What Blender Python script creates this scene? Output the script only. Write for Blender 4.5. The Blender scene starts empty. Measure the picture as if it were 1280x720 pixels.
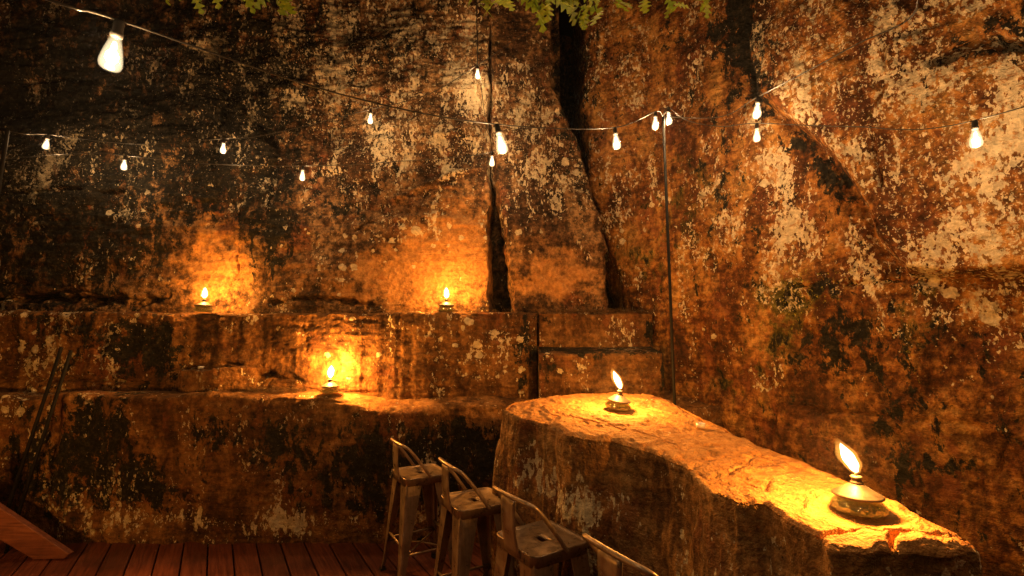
import bpy, math, random
import numpy as np
from mathutils import Vector, Matrix

# ------------------------------------------------------------------ camera, world, exposure
scene = bpy.context.scene
COL = scene.collection
H_CAM, F_PX = 1.75, 580.0
PITCH = math.atan(70.0 / F_PX)
cam_d = bpy.data.cameras.new('camera'); cam = bpy.data.objects.new('camera', cam_d); COL.objects.link(cam)
cam.location = (0, 0, H_CAM); cam.rotation_euler = (math.pi / 2 + PITCH, 0, 0)
cam_d.sensor_width = 36.0; cam_d.lens = F_PX / 1280.0 * 36.0
cam_d.clip_start = 0.02; cam_d.clip_end = 3000
scene.camera = cam

world = bpy.data.worlds.new('World'); scene.world = world; world.use_nodes = True
wn = world.node_tree.nodes; wl = world.node_tree.links
sky = wn.new('ShaderNodeTexSky'); sky.sky_type = 'NISHITA'; sky.sun_disc = False
sky.sun_elevation = math.radians(-6.0); sky.sun_rotation = math.radians(160)
bg = wn['Background']; bg.inputs['Strength'].default_value = 0.05
wl.new(sky.outputs['Color'], bg.inputs['Color'])

scene.view_settings.view_transform = 'Standard'; scene.view_settings.look = 'None'
scene.view_settings.gamma = 1.0; scene.view_settings.exposure = 0.32
scene.view_settings.use_curve_mapping = False
scene.cycles.use_denoising = True; scene.cycles.denoising_prefilter = 'ACCURATE'
scene.cycles.use_adaptive_sampling = False
scene.cycles.max_bounces = 6; scene.cycles.diffuse_bounces = 3; scene.cycles.transparent_max_bounces = 12
scene.cycles.sample_clamp_indirect = 3.0
scene.cycles.caustics_reflective = False; scene.cycles.caustics_refractive = False

BULB_W = 12.5            # every string bulb
BULB_C = (1.0, 0.60, 0.27)
FLAME_W = 30.0           # every oil-lamp flame
FLAME_C = (1.0, 0.40, 0.06)

rng = np.random.default_rng(7)
random.seed(7)

# ------------------------------------------------------------------ helpers: photo pixel -> direction -> point on a plane
CT, ST = math.cos(PITCH), math.sin(PITCH)
def ray(px, py):
    x = (px - 640.0) / F_PX; v = (360.0 - py) / F_PX
    return np.array([x, CT - v * ST, ST + v * CT])
def at_y(px, py, Y):
    d = ray(px, py); t = Y / d[1]
    return np.array([0, 0, H_CAM]) + d * t
def at_z(px, py, Z):
    d = ray(px, py); t = (Z - H_CAM) / d[2]
    return np.array([0, 0, H_CAM]) + d * t
def at_line(px, py, A, B):          # vertical plane through plan points A, B
    d = ray(px, py); A = np.array(A, float); B = np.array(B, float); e = B - A
    n = np.array([-e[1], e[0]])
    t = n.dot(A) / n.dot(d[:2])
    p = np.array([0, 0, H_CAM]) + d * t
    return p

# ------------------------------------------------------------------ helpers: noise
PERM = rng.permutation(256).astype(np.int64); PERM = np.concatenate([PERM, PERM, PERM])
GRAD = rng.normal(size=(256, 3)); GRAD /= np.linalg.norm(GRAD, axis=1)[:, None]
def perlin(p):
    pi = np.floor(p).astype(np.int64); pf = p - pi; pi &= 255
    w = pf * pf * pf * (pf * (pf * 6 - 15) + 10)
    res = 0
    out = {}
    for dx in (0, 1):
        a = PERM[pi[..., 0] + dx]
        for dy in (0, 1):
            b = PERM[a + pi[..., 1] + dy]
            for dz in (0, 1):
                g = GRAD[PERM[b + pi[..., 2] + dz] & 255]
                out[dx, dy, dz] = (g[..., 0] * (pf[..., 0] - dx) + g[..., 1] * (pf[..., 1] - dy) + g[..., 2] * (pf[..., 2] - dz))
    l = lambda a, b, t: a + (b - a) * t
    x00 = l(out[0,0,0], out[1,0,0], w[..., 0]); x10 = l(out[0,1,0], out[1,1,0], w[..., 0])
    x01 = l(out[0,0,1], out[1,0,1], w[..., 0]); x11 = l(out[0,1,1], out[1,1,1], w[..., 0])
    return l(l(x00, x10, w[..., 1]), l(x01, x11, w[..., 1]), w[..., 2]) * 1.6
def fbm(P, scale, octs=5, rough=0.5, off=0.0, ridged=False):
    s = np.asarray(scale, float)
    q = P * s + off; amp = 1.0; tot = 0; nrm = 0
    for _ in range(octs):
        n = perlin(q)
        if ridged: n = 0.5 - 2 * np.abs(n)
        tot = tot + n * amp; nrm += amp; amp *= rough; q = q * 2.03 + 17.3
    return tot / nrm
def sstep(a, b, x):
    t = np.clip((x - a) / (b - a), 0, 1); return t * t * (3 - 2 * t)
def seg_dist(u, v, poly):
    best = np.full(u.shape, 1e9)
    for (a, b), (c, d) in zip(poly[:-1], poly[1:]):
        ex, ey = c - a, d - b; L = ex * ex + ey * ey + 1e-12
        t = np.clip(((u - a) * ex + (v - b) * ey) / L, 0, 1)
        best = np.minimum(best, np.hypot(u - a - t * ex, v - b - t * ey))
    return best
WARP = {}
def blobs(u, v, lst):
    r = np.zeros(u.shape)
    key = (u.shape, float(u.sum()), float(v.sum()))
    if key not in WARP:
        W = np.stack([u, v, np.zeros(u.shape)], -1)
        WARP[key] = (0.16 * fbm(W, 2.6, 3, 0.6, 50.0), 0.16 * fbm(W, 2.6, 3, 0.6, 70.0))
    u = u + WARP[key][0]; v = v + WARP[key][1]
    for (cu, cv, ru, rv, w) in lst:
        r += w * np.exp(-((u - cu) / ru) ** 2 - ((v - cv) / rv) ** 2)
    return r
def smooth_rows(P, n, axis):
    for _ in range(n):
        Q = P.copy()
        if axis == 1: Q[:, 1:-1] = (P[:, :-2] + 2 * P[:, 1:-1] + P[:, 2:]) / 4
        else: Q[1:-1] = (P[:-2] + 2 * P[1:-1] + P[2:]) / 4
        P = Q
    return P
def grid_normals(P):
    du = np.gradient(P, axis=0); dv = np.gradient(P, axis=1)
    n = np.cross(du, dv); n /= np.linalg.norm(n, axis=-1)[..., None] + 1e-9
    return n

# ------------------------------------------------------------------ helpers: objects
def tag(o, label=None, cat=None, group=None, kind=None):
    if label: o['label'] = label
    if cat: o['category'] = cat
    if group: o['group'] = group
    if kind: o['kind'] = kind
    return o
def empty(name, loc=(0, 0, 0), rz=0.0):
    o = bpy.data.objects.new(name, None); COL.objects.link(o)
    o.location = loc; o.rotation_euler = (0, 0, rz); o.empty_display_size = 0.1
    return o
def link(name, me, mat=None, parent=None, smooth=True):
    if mat: me.materials.append(mat)
    if smooth and len(me.polygons): me.polygons.foreach_set('use_smooth', np.ones(len(me.polygons), bool))
    o = bpy.data.objects.new(name, me); COL.objects.link(o)
    if parent: o.parent = parent
    return o
def mesh(name, V, F, mat=None, parent=None, smooth=True):
    me = bpy.data.meshes.new(name); me.from_pydata([tuple(v) for v in V], [], F); me.update()
    return link(name, me, mat, parent, smooth)
def grid_mesh(name, P, mat, parent=None, attrs=None, wrap=False, smooth=True, flip=False):
    nu, nv = P.shape[:2]
    idx = np.arange(nu * nv).reshape(nu, nv)
    if wrap: idx = np.concatenate([idx, idx[:1]], 0)
    q = np.stack([idx[:-1, :-1], idx[1:, :-1], idx[1:, 1:], idx[:-1, 1:]], -1).reshape(-1, 4)
    if flip: q = q[:, ::-1]
    me = bpy.data.meshes.new(name)
    me.vertices.add(nu * nv); me.vertices.foreach_set('co', P.reshape(-1).astype(np.float32))
    me.loops.add(q.size); me.loops.foreach_set('vertex_index', q.reshape(-1).astype(np.int32))
    me.polygons.add(len(q)); me.polygons.foreach_set('loop_start', np.arange(0, q.size, 4, dtype=np.int32))
    me.update(calc_edges=True)
    for k, a in (attrs or {}).items():
        at = me.attributes.new(k, 'FLOAT', 'POINT'); at.data.foreach_set('value', a.reshape(-1).astype(np.float32))
    return link(name, me, mat, parent, smooth)
def tube(name, pts, r, mat, parent=None, n=8, sub=0, radii=None):
    pts = [np.array(p, float) for p in pts]
    if sub:
        pp = [2 * pts[0] - pts[1]] + pts + [2 * pts[-1] - pts[-2]]; out = []; rr = []
        R = radii or [r] * len(pts)
        for i in range(1, len(pp) - 2):
            for k in range(sub):
                t = k / sub; a, b, c, d = pp[i-1], pp[i], pp[i+1], pp[i+2]
                out.append(0.5 * (2*b + (c-a)*t + (2*a-5*b+4*c-d)*t*t + (3*b-a-3*c+d)*t**3))
                rr.append(R[i-1] * (1-t) + R[i] * t)
        out.append(pts[-1]); rr.append(R[-1]); pts = out; radii = rr
    R = radii or [r] * len(pts)
    V = []; F = []; up = np.array([0.13, 0.31, 0.94])
    prev = None
    for i, p in enumerate(pts):
        t = pts[min(i+1, len(pts)-1)] - pts[max(i-1, 0)]; t = t / (np.linalg.norm(t) + 1e-9)
        a = up if prev is None else prev
        a = a - t * a.dot(t)
        if np.linalg.norm(a) < 1e-3: a = np.array([1.0, 0, 0]) - t * t[0]
        a /= np.linalg.norm(a); b = np.cross(t, a); prev = a
        for k in range(n):
            th = 2 * math.pi * k / n
            V.append(p + R[i] * (math.cos(th) * a + math.sin(th) * b))
    for i in range(len(pts) - 1):
        for k in range(n):
            F.append((i*n+k, i*n+(k+1) % n, (i+1)*n+(k+1) % n, (i+1)*n+k))
    F.append(tuple(range(n))[::-1]); F.append(tuple(range((len(pts)-1)*n, len(pts)*n)))
    return mesh(name, V, F, mat, parent)
def lathe(name, prof, mat, parent=None, n=32, axis_pts=None):
    V = []; F = []; m = len(prof)
    for j in range(n):
        th = 2 * math.pi * j / n
        for (r, z) in prof: V.append((r * math.cos(th), r * math.sin(th), z))
    for j in range(n):
        k = (j + 1) % n
        for i in range(m - 1): F.append((j*m+i, k*m+i, k*m+i+1, j*m+i+1))
    me = bpy.data.meshes.new(name); me.from_pydata(V, [], F); me.validate(); me.update()
    return link(name, me, mat, parent)
def box_verts(c, s):
    x, y, z = c; a, b, d = s
    V = [(x+i*a/2, y+j*b/2, z+k*d/2) for i in (-1, 1) for j in (-1, 1) for k in (-1, 1)]
    F = [(0,1,3,2), (4,6,7,5), (0,4,5,1), (2,3,7,6), (0,2,6,4), (1,5,7,3)]
    return V, F

# ------------------------------------------------------------------ materials
class NT:
    def __init__(s, name):
        s.m = bpy.data.materials.new(name); s.m.use_nodes = True
        s.n = s.m.node_tree.nodes; s.l = s.m.node_tree.links; s.b = s.n.get('Principled BSDF'); s.out = s.n['Material Output']
    def set(s, sock, v):
        if isinstance(v, bpy.types.NodeSocket): s.l.new(v, sock)
        elif v is not None: sock.default_value = v
    def noise(s, vec, scale, detail=6, rough=0.6, dist=0.0):
        n = s.n.new('ShaderNodeTexNoise'); s.set(n.inputs['Vector'], vec)
        n.inputs['Scale'].default_value = scale; n.inputs['Detail'].default_value = detail
        n.inputs['Roughness'].default_value = rough; n.inputs['Distortion'].default_value = dist
        return n.outputs['Fac']
    def vor(s, vec, scale, feature='F1', rnd=1.0):
        n = s.n.new('ShaderNodeTexVoronoi'); s.set(n.inputs['Vector'], vec); n.feature = feature
        n.inputs['Scale'].default_value = scale; n.inputs['Randomness'].default_value = rnd
        return n.outputs['Distance']
    def math(s, op, a, b=None, clamp=False):
        n = s.n.new('ShaderNodeMath'); n.operation = op; n.use_clamp = clamp
        s.set(n.inputs[0], a)
        if b is not None: s.set(n.inputs[1], b)
        return n.outputs[0]
    def mapr(s, v, a, b, c=0.0, d=1.0, smooth=True):
        n = s.n.new('ShaderNodeMapRange'); n.interpolation_type = 'SMOOTHSTEP' if smooth else 'LINEAR'
        s.set(n.inputs[0], v); s.set(n.inputs[1], a); s.set(n.inputs[2], b); s.set(n.inputs[3], c); s.set(n.inputs[4], d)
        return n.outputs[0]
    def mix(s, f, a, b, mode='MIX'):
        n = s.n.new('ShaderNodeMix'); n.data_type = 'RGBA'; n.blend_type = mode; n.clamp_factor = True
        s.set(n.inputs[0], f)
        for i, v in ((6, a), (7, b)):
            if isinstance(v, tuple): v = (*v, 1.0) if len(v) == 3 else v
            s.set(n.inputs[i], v)
        return n.outputs[2]
    def ramp(s, f, stops):
        n = s.n.new('ShaderNodeValToRGB'); e = n.color_ramp.elements
        while len(e) < len(stops): e.new(0.5)
        for k, (p, c) in enumerate(stops): e[k].position = p; e[k].color = (*c, 1.0)
        s.set(n.inputs[0], f); return n.outputs[0]
    def attr(s, name):
        n = s.n.new('ShaderNodeAttribute'); n.attribute_name = name; return n.outputs['Fac']
    def coord(s, scale=(1, 1, 1), rot=(0, 0, 0), kind='Object'):
        t = s.n.new('ShaderNodeTexCoord'); m = s.n.new('ShaderNodeMapping')
        m.inputs['Scale'].default_value = scale; m.inputs['Rotation'].default_value = rot
        s.l.new(t.outputs[kind], m.inputs[0]); return m.outputs[0]
    def bump(s, h, strength, dist, normal=None):
        n = s.n.new('ShaderNodeBump'); n.inputs['Strength'].default_value = strength; n.inputs['Distance'].default_value = dist
        s.set(n.inputs['Height'], h)
        if normal: s.l.new(normal, n.inputs['Normal'])
        return n.outputs[0]

def rock_material(name, stops, lichen_c=(0.86, 0.71, 0.47), dark_c=(0.010, 0.009, 0.007), olive_c=(0.07, 0.075, 0.015),
                  crust=34.0, vstretch=0.55, rough=0.9, blotch=1.0, span=0.09):
    t = NT(name)
    P = t.coord(); S = t.coord((1, 1, 0.28)); V = t.coord((1, 1, vstretch)); H = t.coord((0.35, 0.35, 3.2))
    base = t.noise(P, 1.7, 8, 0.62, 0.6)
    streak = t.noise(S, 7.0, 6, 0.65, 0.4)
    strata = t.noise(H, 5.0, 5, 0.6, 0.2)
    fine = t.noise(P, 26.0, 3, 0.65)
    f = t.math('ADD', t.math('MULTIPLY', base, 0.42), t.math('MULTIPLY', streak, 0.40))
    f = t.math('ADD', f, t.math('MULTIPLY', strata, 0.18))
    f = t.mapr(f, 0.50 - span, 0.50 + span)
    f = t.math('ADD', t.math('MULTIPLY', f, 0.72), t.math('MULTIPLY', t.mapr(fine, 0.3, 0.7), 0.28))
    c = t.ramp(f, stops)
    grain = t.noise(P, 15.0, 4, 0.72)
    # bare warm stone where the surface has been cleaned or spalled
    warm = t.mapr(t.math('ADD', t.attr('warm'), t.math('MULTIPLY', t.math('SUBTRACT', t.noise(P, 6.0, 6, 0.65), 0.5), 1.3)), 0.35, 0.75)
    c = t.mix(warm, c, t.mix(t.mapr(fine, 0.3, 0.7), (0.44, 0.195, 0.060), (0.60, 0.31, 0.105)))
    # rust-red stains
    red = t.mapr(t.noise(V, 3.1, 7, 0.6, 1.0), 0.54, 0.66)
    c = t.mix(t.math('MULTIPLY', red, 0.55), c, (0.21, 0.065, 0.026))
    # olive algae
    on = t.math('ADD', t.attr('olive'), t.math('MULTIPLY', t.math('SUBTRACT', t.noise(V, 9.0, 5, 0.70, 0.3), 0.5), 2.2))
    om = t.mapr(on, 0.35, 0.75)
    c = t.mix(t.math('MULTIPLY', om, 0.85), c, t.mix(t.mapr(fine, 0.4, 0.65), olive_c, (0.15, 0.14, 0.03)))
    # black crust, and edge shade painted through the same attribute
    dn = t.math('ADD', t.attr('dark'), t.math('MULTIPLY', t.math('SUBTRACT', t.noise(V, 9.0, 6, 0.74, 0.3), 0.5), 3.1))
    dm = t.mapr(dn, 0.40, 0.58)
    c = t.mix(dm, c, t.mix(t.mapr(fine, 0.45, 0.7), dark_c, (0.045, 0.035, 0.020)))
    c = t.mix(t.mapr(warm, 0.0, 1.0, blotch, 0.40 * blotch), c, t.ramp(t.mapr(grain, 0.39, 0.62), [(0.0, (0.20, 0.19, 0.18)), (0.42, (0.80, 0.78, 0.76)), (1.0, (1.45, 1.40, 1.32))]), 'MULTIPLY')
    # pale lichen crust: broken granular patches and small specks
    n1 = t.noise(V, crust, 3, 0.62); n0 = t.noise(V, 3.3, 4, 0.6, 0.8)
    la = t.math('MINIMUM', t.attr('lichen'), 0.33)
    ln = t.math('ADD', t.math('ADD', n1, t.math('MULTIPLY', t.math('SUBTRACT', n0, 0.5), 1.15)), t.math('MULTIPLY', la, 0.36))
    lm = t.mapr(ln, 0.635, 0.665)
    sp = t.math('ADD', t.noise(P, 58.0, 2, 0.5), t.math('MULTIPLY', la, 0.22))
    sm = t.mapr(sp, 0.69, 0.725)
    # rounded rosettes
    vn = t.n.new('ShaderNodeTexVoronoi'); vn.inputs['Scale'].default_value = 8.0
    wob = t.n.new('ShaderNodeVectorMath'); wob.operation = 'ADD'
    nz = t.n.new('ShaderNodeTexNoise'); nz.inputs['Scale'].default_value = 30.0; nz.inputs['Detail'].default_value = 4; t.l.new(P, nz.inputs['Vector'])
    sc_ = t.n.new('ShaderNodeVectorMath'); sc_.operation = 'SCALE'; sc_.inputs['Scale'].default_value = 0.06
    t.l.new(nz.outputs['Color'], sc_.inputs[0]); t.l.new(P, wob.inputs[0]); t.l.new(sc_.outputs[0], wob.inputs[1])
    t.l.new(wob.outputs[0], vn.inputs['Vector'])
    sepv = t.n.new('ShaderNodeSeparateColor'); t.l.new(vn.outputs['Color'], sepv.inputs[0])
    vr = t.math('ADD', t.math('MULTIPLY', sepv.outputs[0], 0.42), t.math('MULTIPLY', t.attr('rosette'), 0.42))
    rm = t.mapr(t.math('SUBTRACT', vr, vn.outputs['Distance']), 0.235, 0.265)
    rm = t.math('MULTIPLY', rm, t.mapr(t.attr('rosette'), 0.02, 0.2))
    hole = t.mapr(t.math('ADD', grain, t.math('MULTIPLY', t.attr('dark'), 0.12)), 0.54, 0.62, 1.0, 0.25)
    lm = t.math('MULTIPLY', lm, t.math('MULTIPLY', hole, t.mapr(dm, 0.0, 1.0, 1.0, 0.85)))
    m = t.math('MAXIMUM', t.math('MAXIMUM', lm, t.math('MULTIPLY', sm, 0.8)), rm)
    lc = t.mix(t.mapr(fine, 0.35, 0.7), tuple(0.62 * x for x in lichen_c), lichen_c)
    c = t.mix(t.math('MULTIPLY', m, 0.93), c, lc)
    # sulphur-yellow lichen specks in the mossy places
    ym = t.math('MULTIPLY', t.mapr(t.noise(P, 48.0, 5, 0.7), 0.60, 0.64), t.mapr(t.attr('yellow'), 0.2, 0.6))
    c = t.mix(ym, c, (0.42, 0.36, 0.04))
    t.l.new(c, t.b.inputs['Base Color'])
    t.set(t.b.inputs['Roughness'], rough)
    t.b.inputs['Specular IOR Level'].default_value = 0.25
    hgt = t.math('ADD', t.math('MULTIPLY', fine, 0.5), t.math('MULTIPLY', t.noise(P, 64.0, 2, 0.6), 0.25))
    hgt = t.math('ADD', t.math('ADD', hgt, t.math('MULTIPLY', strata, 0.6)), t.math('MULTIPLY', grain, 0.7))
    t.l.new(t.bump(hgt, 1.0, 0.034), t.b.inputs['Normal'])
    return t.m

M = {}
M['rock_left'] = rock_material('sandstone_weathered', [(0.0, (0.030, 0.015, 0.008)), (0.35, (0.095, 0.046, 0.020)), (0.65, (0.20, 0.105, 0.045)), (1.0, (0.36, 0.215, 0.10))], blotch=0.9)
M['rock_right'] = rock_material('sandstone_lichened', [(0.0, (0.0282, 0.0124, 0.0050)), (0.35, (0.1210, 0.0414, 0.0118)), (0.65, (0.3427, 0.1501, 0.0379)), (1.0, (0.5242, 0.2897, 0.0840))], crust=38.0, vstretch=0.6, blotch=0.62, span=0.12)
M['rock_tier'] = rock_material('sandstone_ledge', [(0.0, (0.0252, 0.0117, 0.0055)), (0.35, (0.1008, 0.0417, 0.0134)), (0.65, (0.2318, 0.1067, 0.0331)), (1.0, (0.4032, 0.2086, 0.0709))], blotch=0.45, span=0.14)
M['rock_bar'] = rock_material('sandstone_slab', [(0.0, (0.0504, 0.0223, 0.0087)), (0.35, (0.1613, 0.0757, 0.0260)), (0.65, (0.3326, 0.1746, 0.0630)), (1.0, (0.4637, 0.2716, 0.1024))], blotch=0.5, span=0.14)

def wood_material(name, c0, c1, c2, rough=0.7):
    t = NT(name)
    info = t.n.new('ShaderNodeObjectInfo')
    P0 = t.coord((1, 1, 1))
    add = t.n.new('ShaderNodeVectorMath'); add.operation = 'ADD'
    mul = t.n.new('ShaderNodeVectorMath'); mul.operation = 'SCALE'; mul.inputs['Scale'].default_value = 37.0
    comb = t.n.new('ShaderNodeCombineXYZ'); t.l.new(info.outputs['Random'], comb.inputs[0]); t.l.new(info.outputs['Random'], comb.inputs[1])
    t.l.new(comb.outputs[0], mul.inputs[0]); t.l.new(P0, add.inputs[0]); t.l.new(mul.outputs[0], add.inputs[1])
    mp = t.n.new('ShaderNodeMapping'); mp.inputs['Scale'].default_value = (1.6, 22, 22); t.l.new(add.outputs[0], mp.inputs[0])
    grain = t.noise(mp.outputs[0], 1.0, 6, 0.6, 1.6)
    mp2 = t.n.new('ShaderNodeMapping'); mp2.inputs['Scale'].default_value = (5, 90, 90); t.l.new(add.outputs[0], mp2.inputs[0])
    fib = t.noise(mp2.outputs[0], 1.0, 4, 0.7)
    dirt = t.noise(P0, 3.0, 6, 0.7)
    f = t.math('ADD', t.math('MULTIPLY', grain, 0.7), t.math('MULTIPLY', fib, 0.3))
    c = t.ramp(t.mapr(f, 0.32, 0.68), [(0, c0), (0.5, c1), (1, c2)])
    c = t.mix(t.mapr(dirt, 0.45, 0.75, 0, 0.6), c, tuple(0.35 * x for x in c0))
    v = t.mapr(info.outputs['Random'], 0, 1, 0.75, 1.2, False)
    hs = t.n.new('ShaderNodeHueSaturation'); t.l.new(v, hs.inputs['Value']); t.l.new(c, hs.inputs['Color'])
    t.l.new(hs.outputs[0], t.b.inputs['Base Color'])
    t.l.new(t.mapr(fib, 0.3, 0.7, rough - 0.15, rough + 0.1), t.b.inputs['Roughness'])
    t.l.new(t.bump(f, 0.6, 0.004), t.b.inputs['Normal'])
    return t.m
M['deck'] = wood_material('redwood_deck', (0.10, 0.024, 0.013), (0.20, 0.050, 0.025), (0.29, 0.082, 0.038), 0.5)
M['timber'] = wood_material('red_timber', (0.14, 0.04, 0.022), (0.24, 0.075, 0.040), (0.31, 0.11, 0.06))

def metal_material(name, c0, c1, rough=0.4, metallic=0.85, spec=0.5):
    t = NT(name); P = t.coord(); t.b.inputs['Specular IOR Level'].default_value = spec
    a = t.noise(P, 14.0, 7, 0.65); b = t.noise(t.coord((60, 60, 4)), 1.0, 4, 0.6); d = t.noise(P, 90, 4, 0.7)
    f = t.mapr(t.math('ADD', t.math('MULTIPLY', a, 0.6), t.math('MULTIPLY', b, 0.4)), 0.35, 0.65)
    c = t.mix(f, c0, c1)
    t.l.new(t.mix(t.mapr(d, 0.68, 0.75), c, (0.10, 0.04, 0.018)), t.b.inputs['Base Color'])
    t.b.inputs['Metallic'].default_value = metallic
    t.l.new(t.mapr(a, 0.3, 0.7, rough - 0.08, rough + 0.22), t.b.inputs['Roughness'])
    t.l.new(t.bump(t.math('ADD', a, t.math('MULTIPLY', d, 0.15)), 0.15, 0.004), t.b.inputs['Normal'])
    return t.m
M['gunmetal'] = metal_material('gunmetal_steel', (0.23, 0.16, 0.105), (0.42, 0.30, 0.20), 0.32, 0.6)
M['iron'] = metal_material('black_iron', (0.006, 0.005, 0.005), (0.014, 0.012, 0.010), 0.6, 0.0, 0.15)
M['pewter'] = metal_material('lamp_cap_metal', (0.055, 0.040, 0.030), (0.12, 0.09, 0.065), 0.5, 0.35)
M['rubber'] = metal_material('black_rubber', (0.012, 0.011, 0.010), (0.025, 0.022, 0.02), 0.55, 0.0)
M['cable'] = metal_material('cable_sheath', (0.02, 0.017, 0.014), (0.045, 0.038, 0.03), 0.32, 0.0)
M['tin'] = metal_material('tealight_tin', (0.75, 0.72, 0.66), (0.85, 0.82, 0.76), 0.35, 0.2)

def glass_material(name, tint, gloss, emit=None, strength=0.0, rough=0.06):
    t = NT(name); t.n.remove(t.b)
    tr = t.n.new('ShaderNodeBsdfTransparent'); tr.inputs[0].default_value = (*tint, 1)
    gl = t.n.new('ShaderNodeBsdfGlossy'); gl.inputs['Roughness'].default_value = rough
    mx = t.n.new('ShaderNodeMixShader'); mx.inputs[0].default_value = gloss
    t.l.new(tr.outputs[0], mx.inputs[1]); t.l.new(gl.outputs[0], mx.inputs[2]); t.l.new(mx.outputs[0], t.out.inputs['Surface'])
    if emit:
        e = t.n.new('ShaderNodeEmission'); e.inputs[0].default_value = (*emit, 1); e.inputs[1].default_value = strength
        t.l.new(e.outputs[0], t.out.inputs['Volume'])
    return t.m
M['bulb_glass'] = glass_material('bulb_glass', (0.97, 0.97, 0.95), 0.06, (1.0, 0.76, 0.44), 30.0, 0.0)
t = NT('lamp_glass'); t.n.remove(t.b)
tr = t.n.new('ShaderNodeBsdfTransparent'); tr.inputs[0].default_value = (0.96, 0.98, 0.88, 1)
gl = t.n.new('ShaderNodeBsdfGlossy'); gl.inputs['Roughness'].default_value = 0.05; gl.inputs[0].default_value = (0.95, 1.0, 0.9, 1)
df = t.n.new('ShaderNodeBsdfTranslucent'); df.inputs[0].default_value = (0.92, 0.92, 0.70, 1)
nb = t.bump(t.vor(t.coord(), 60.0), 1.0, 0.012); t.l.new(nb, gl.inputs['Normal'])
mx = t.n.new('ShaderNodeMixShader'); mx.inputs[0].default_value = 0.35; t.l.new(tr.outputs[0], mx.inputs[1]); t.l.new(gl.outputs[0], mx.inputs[2])
m2 = t.n.new('ShaderNodeMixShader'); m2.inputs[0].default_value = 0.22; t.l.new(mx.outputs[0], m2.inputs[1]); t.l.new(df.outputs[0], m2.inputs[2])
t.l.new(m2.outputs[0], t.out.inputs['Surface']); M['lamp_glass'] = t.m
M['oil'] = glass_material('lamp_oil', (0.90, 0.95, 0.66), 0.10)
def emission_material(name, c, s, volume=False):
    t = NT(name); t.n.remove(t.b)
    e = t.n.new('ShaderNodeEmission'); e.inputs[0].default_value = (*c, 1); e.inputs[1].default_value = s
    t.l.new(e.outputs[0], t.out.inputs['Volume' if volume else 'Surface'])
    if hasattr(t.m.cycles, 'emission_sampling'): t.m.cycles.emission_sampling = 'NONE'
    return t.m
M['filament'] = emission_material('filament', (1.0, 0.82, 0.55), 14.0)
M['flame'] = emission_material('flame', (1.0, 0.36, 0.05), 22.0, True)
M['flame_core'] = emission_material('flame_core', (1.0, 0.80, 0.45), 500.0, True)

def leaf_material(name, c0, c1):
    t = NT(name); P = t.coord(); info = t.n.new('ShaderNodeObjectInfo')
    c = t.mix(t.mapr(t.noise(P, 30, 5, 0.6), 0.35, 0.65), c0, c1)
    hs = t.n.new('ShaderNodeHueSaturation'); t.l.new(c, hs.inputs['Color'])
    t.l.new(t.mapr(info.outputs['Random'], 0, 1, 0.7, 1.25, False), hs.inputs['Value'])
    t.l.new(hs.outputs[0], t.b.inputs['Base Color']); t.b.inputs['Roughness'].default_value = 0.5
    tl = t.n.new('ShaderNodeBsdfTranslucent'); t.l.new(hs.outputs[0], tl.inputs[0])
    mx = t.n.new('ShaderNodeMixShader'); mx.inputs[0].default_value = 0.45
    t.l.new(t.b.outputs[0], mx.inputs[1]); t.l.new(tl.outputs[0], mx.inputs[2]); t.l.new(mx.outputs[0], t.out.inputs['Surface'])
    return t.m
M['oak'] = leaf_material('oak_leaf', (0.19, 0.30, 0.016), (0.36, 0.44, 0.04))
M['bark'] = wood_material('oak_bark', (0.02, 0.014, 0.009), (0.05, 0.035, 0.02), (0.09, 0.065, 0.04), 0.9)
M['needles'] = leaf_material('dry_needles', (0.09, 0.045, 0.018), (0.24, 0.13, 0.05))
M['redleaf'] = leaf_material('red_leaf', (0.25, 0.03, 0.012), (0.35, 0.06, 0.02))
t = NT('earth'); t.l.new(t.ramp(t.noise(t.coord(), 4.0, 8, 0.7), [(0.3, (0.02, 0.012, 0.007)), (0.7, (0.06, 0.036, 0.02))]), t.b.inputs['Base Color'])
t.b.inputs['Roughness'].default_value = 0.95; M['earth'] = t.m

# ------------------------------------------------------------------ ground
V, F = [], []
n = 24
xs = np.concatenate([[-400, -120, -40], np.linspace(-12, 12, n), [40, 120, 400]])
ys = np.concatenate([[-400, -120, -40], np.linspace(-10, 14, n), [40, 120, 400]])
gx, gy = np.meshgrid(xs, ys, indexing='ij')
gp = np.stack([gx, gy, np.zeros_like(gx)], -1); gp[..., 2] = -0.22 + 0.04 * fbm(gp, 0.4, 3)
tag(grid_mesh('ground', gp, M['earth']), 'dark bare earth under the deck and round the cliffs', 'ground', kind='structure')

# ------------------------------------------------------------------ left cliff: two ledge tiers and the face above
Y_LOW, Y_MID, Y_UP = 4.22, 4.50, 4.80
def wall_blobs(lst, Y):
    out = []
    for (px, py, rx, ry, w) in lst:
        c = at_y(px, py, Y); a = at_y(px + rx, py, Y); b = at_y(px, py - ry, Y)
        out.append((c[0], c[2], abs(a[0] - c[0]), abs(b[2] - c[2]), w))
    return out
def wall_poly(lst, Y): return [(lambda p: (p[0], p[2]))(at_y(px, py, Y)) for px, py in lst]

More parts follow.
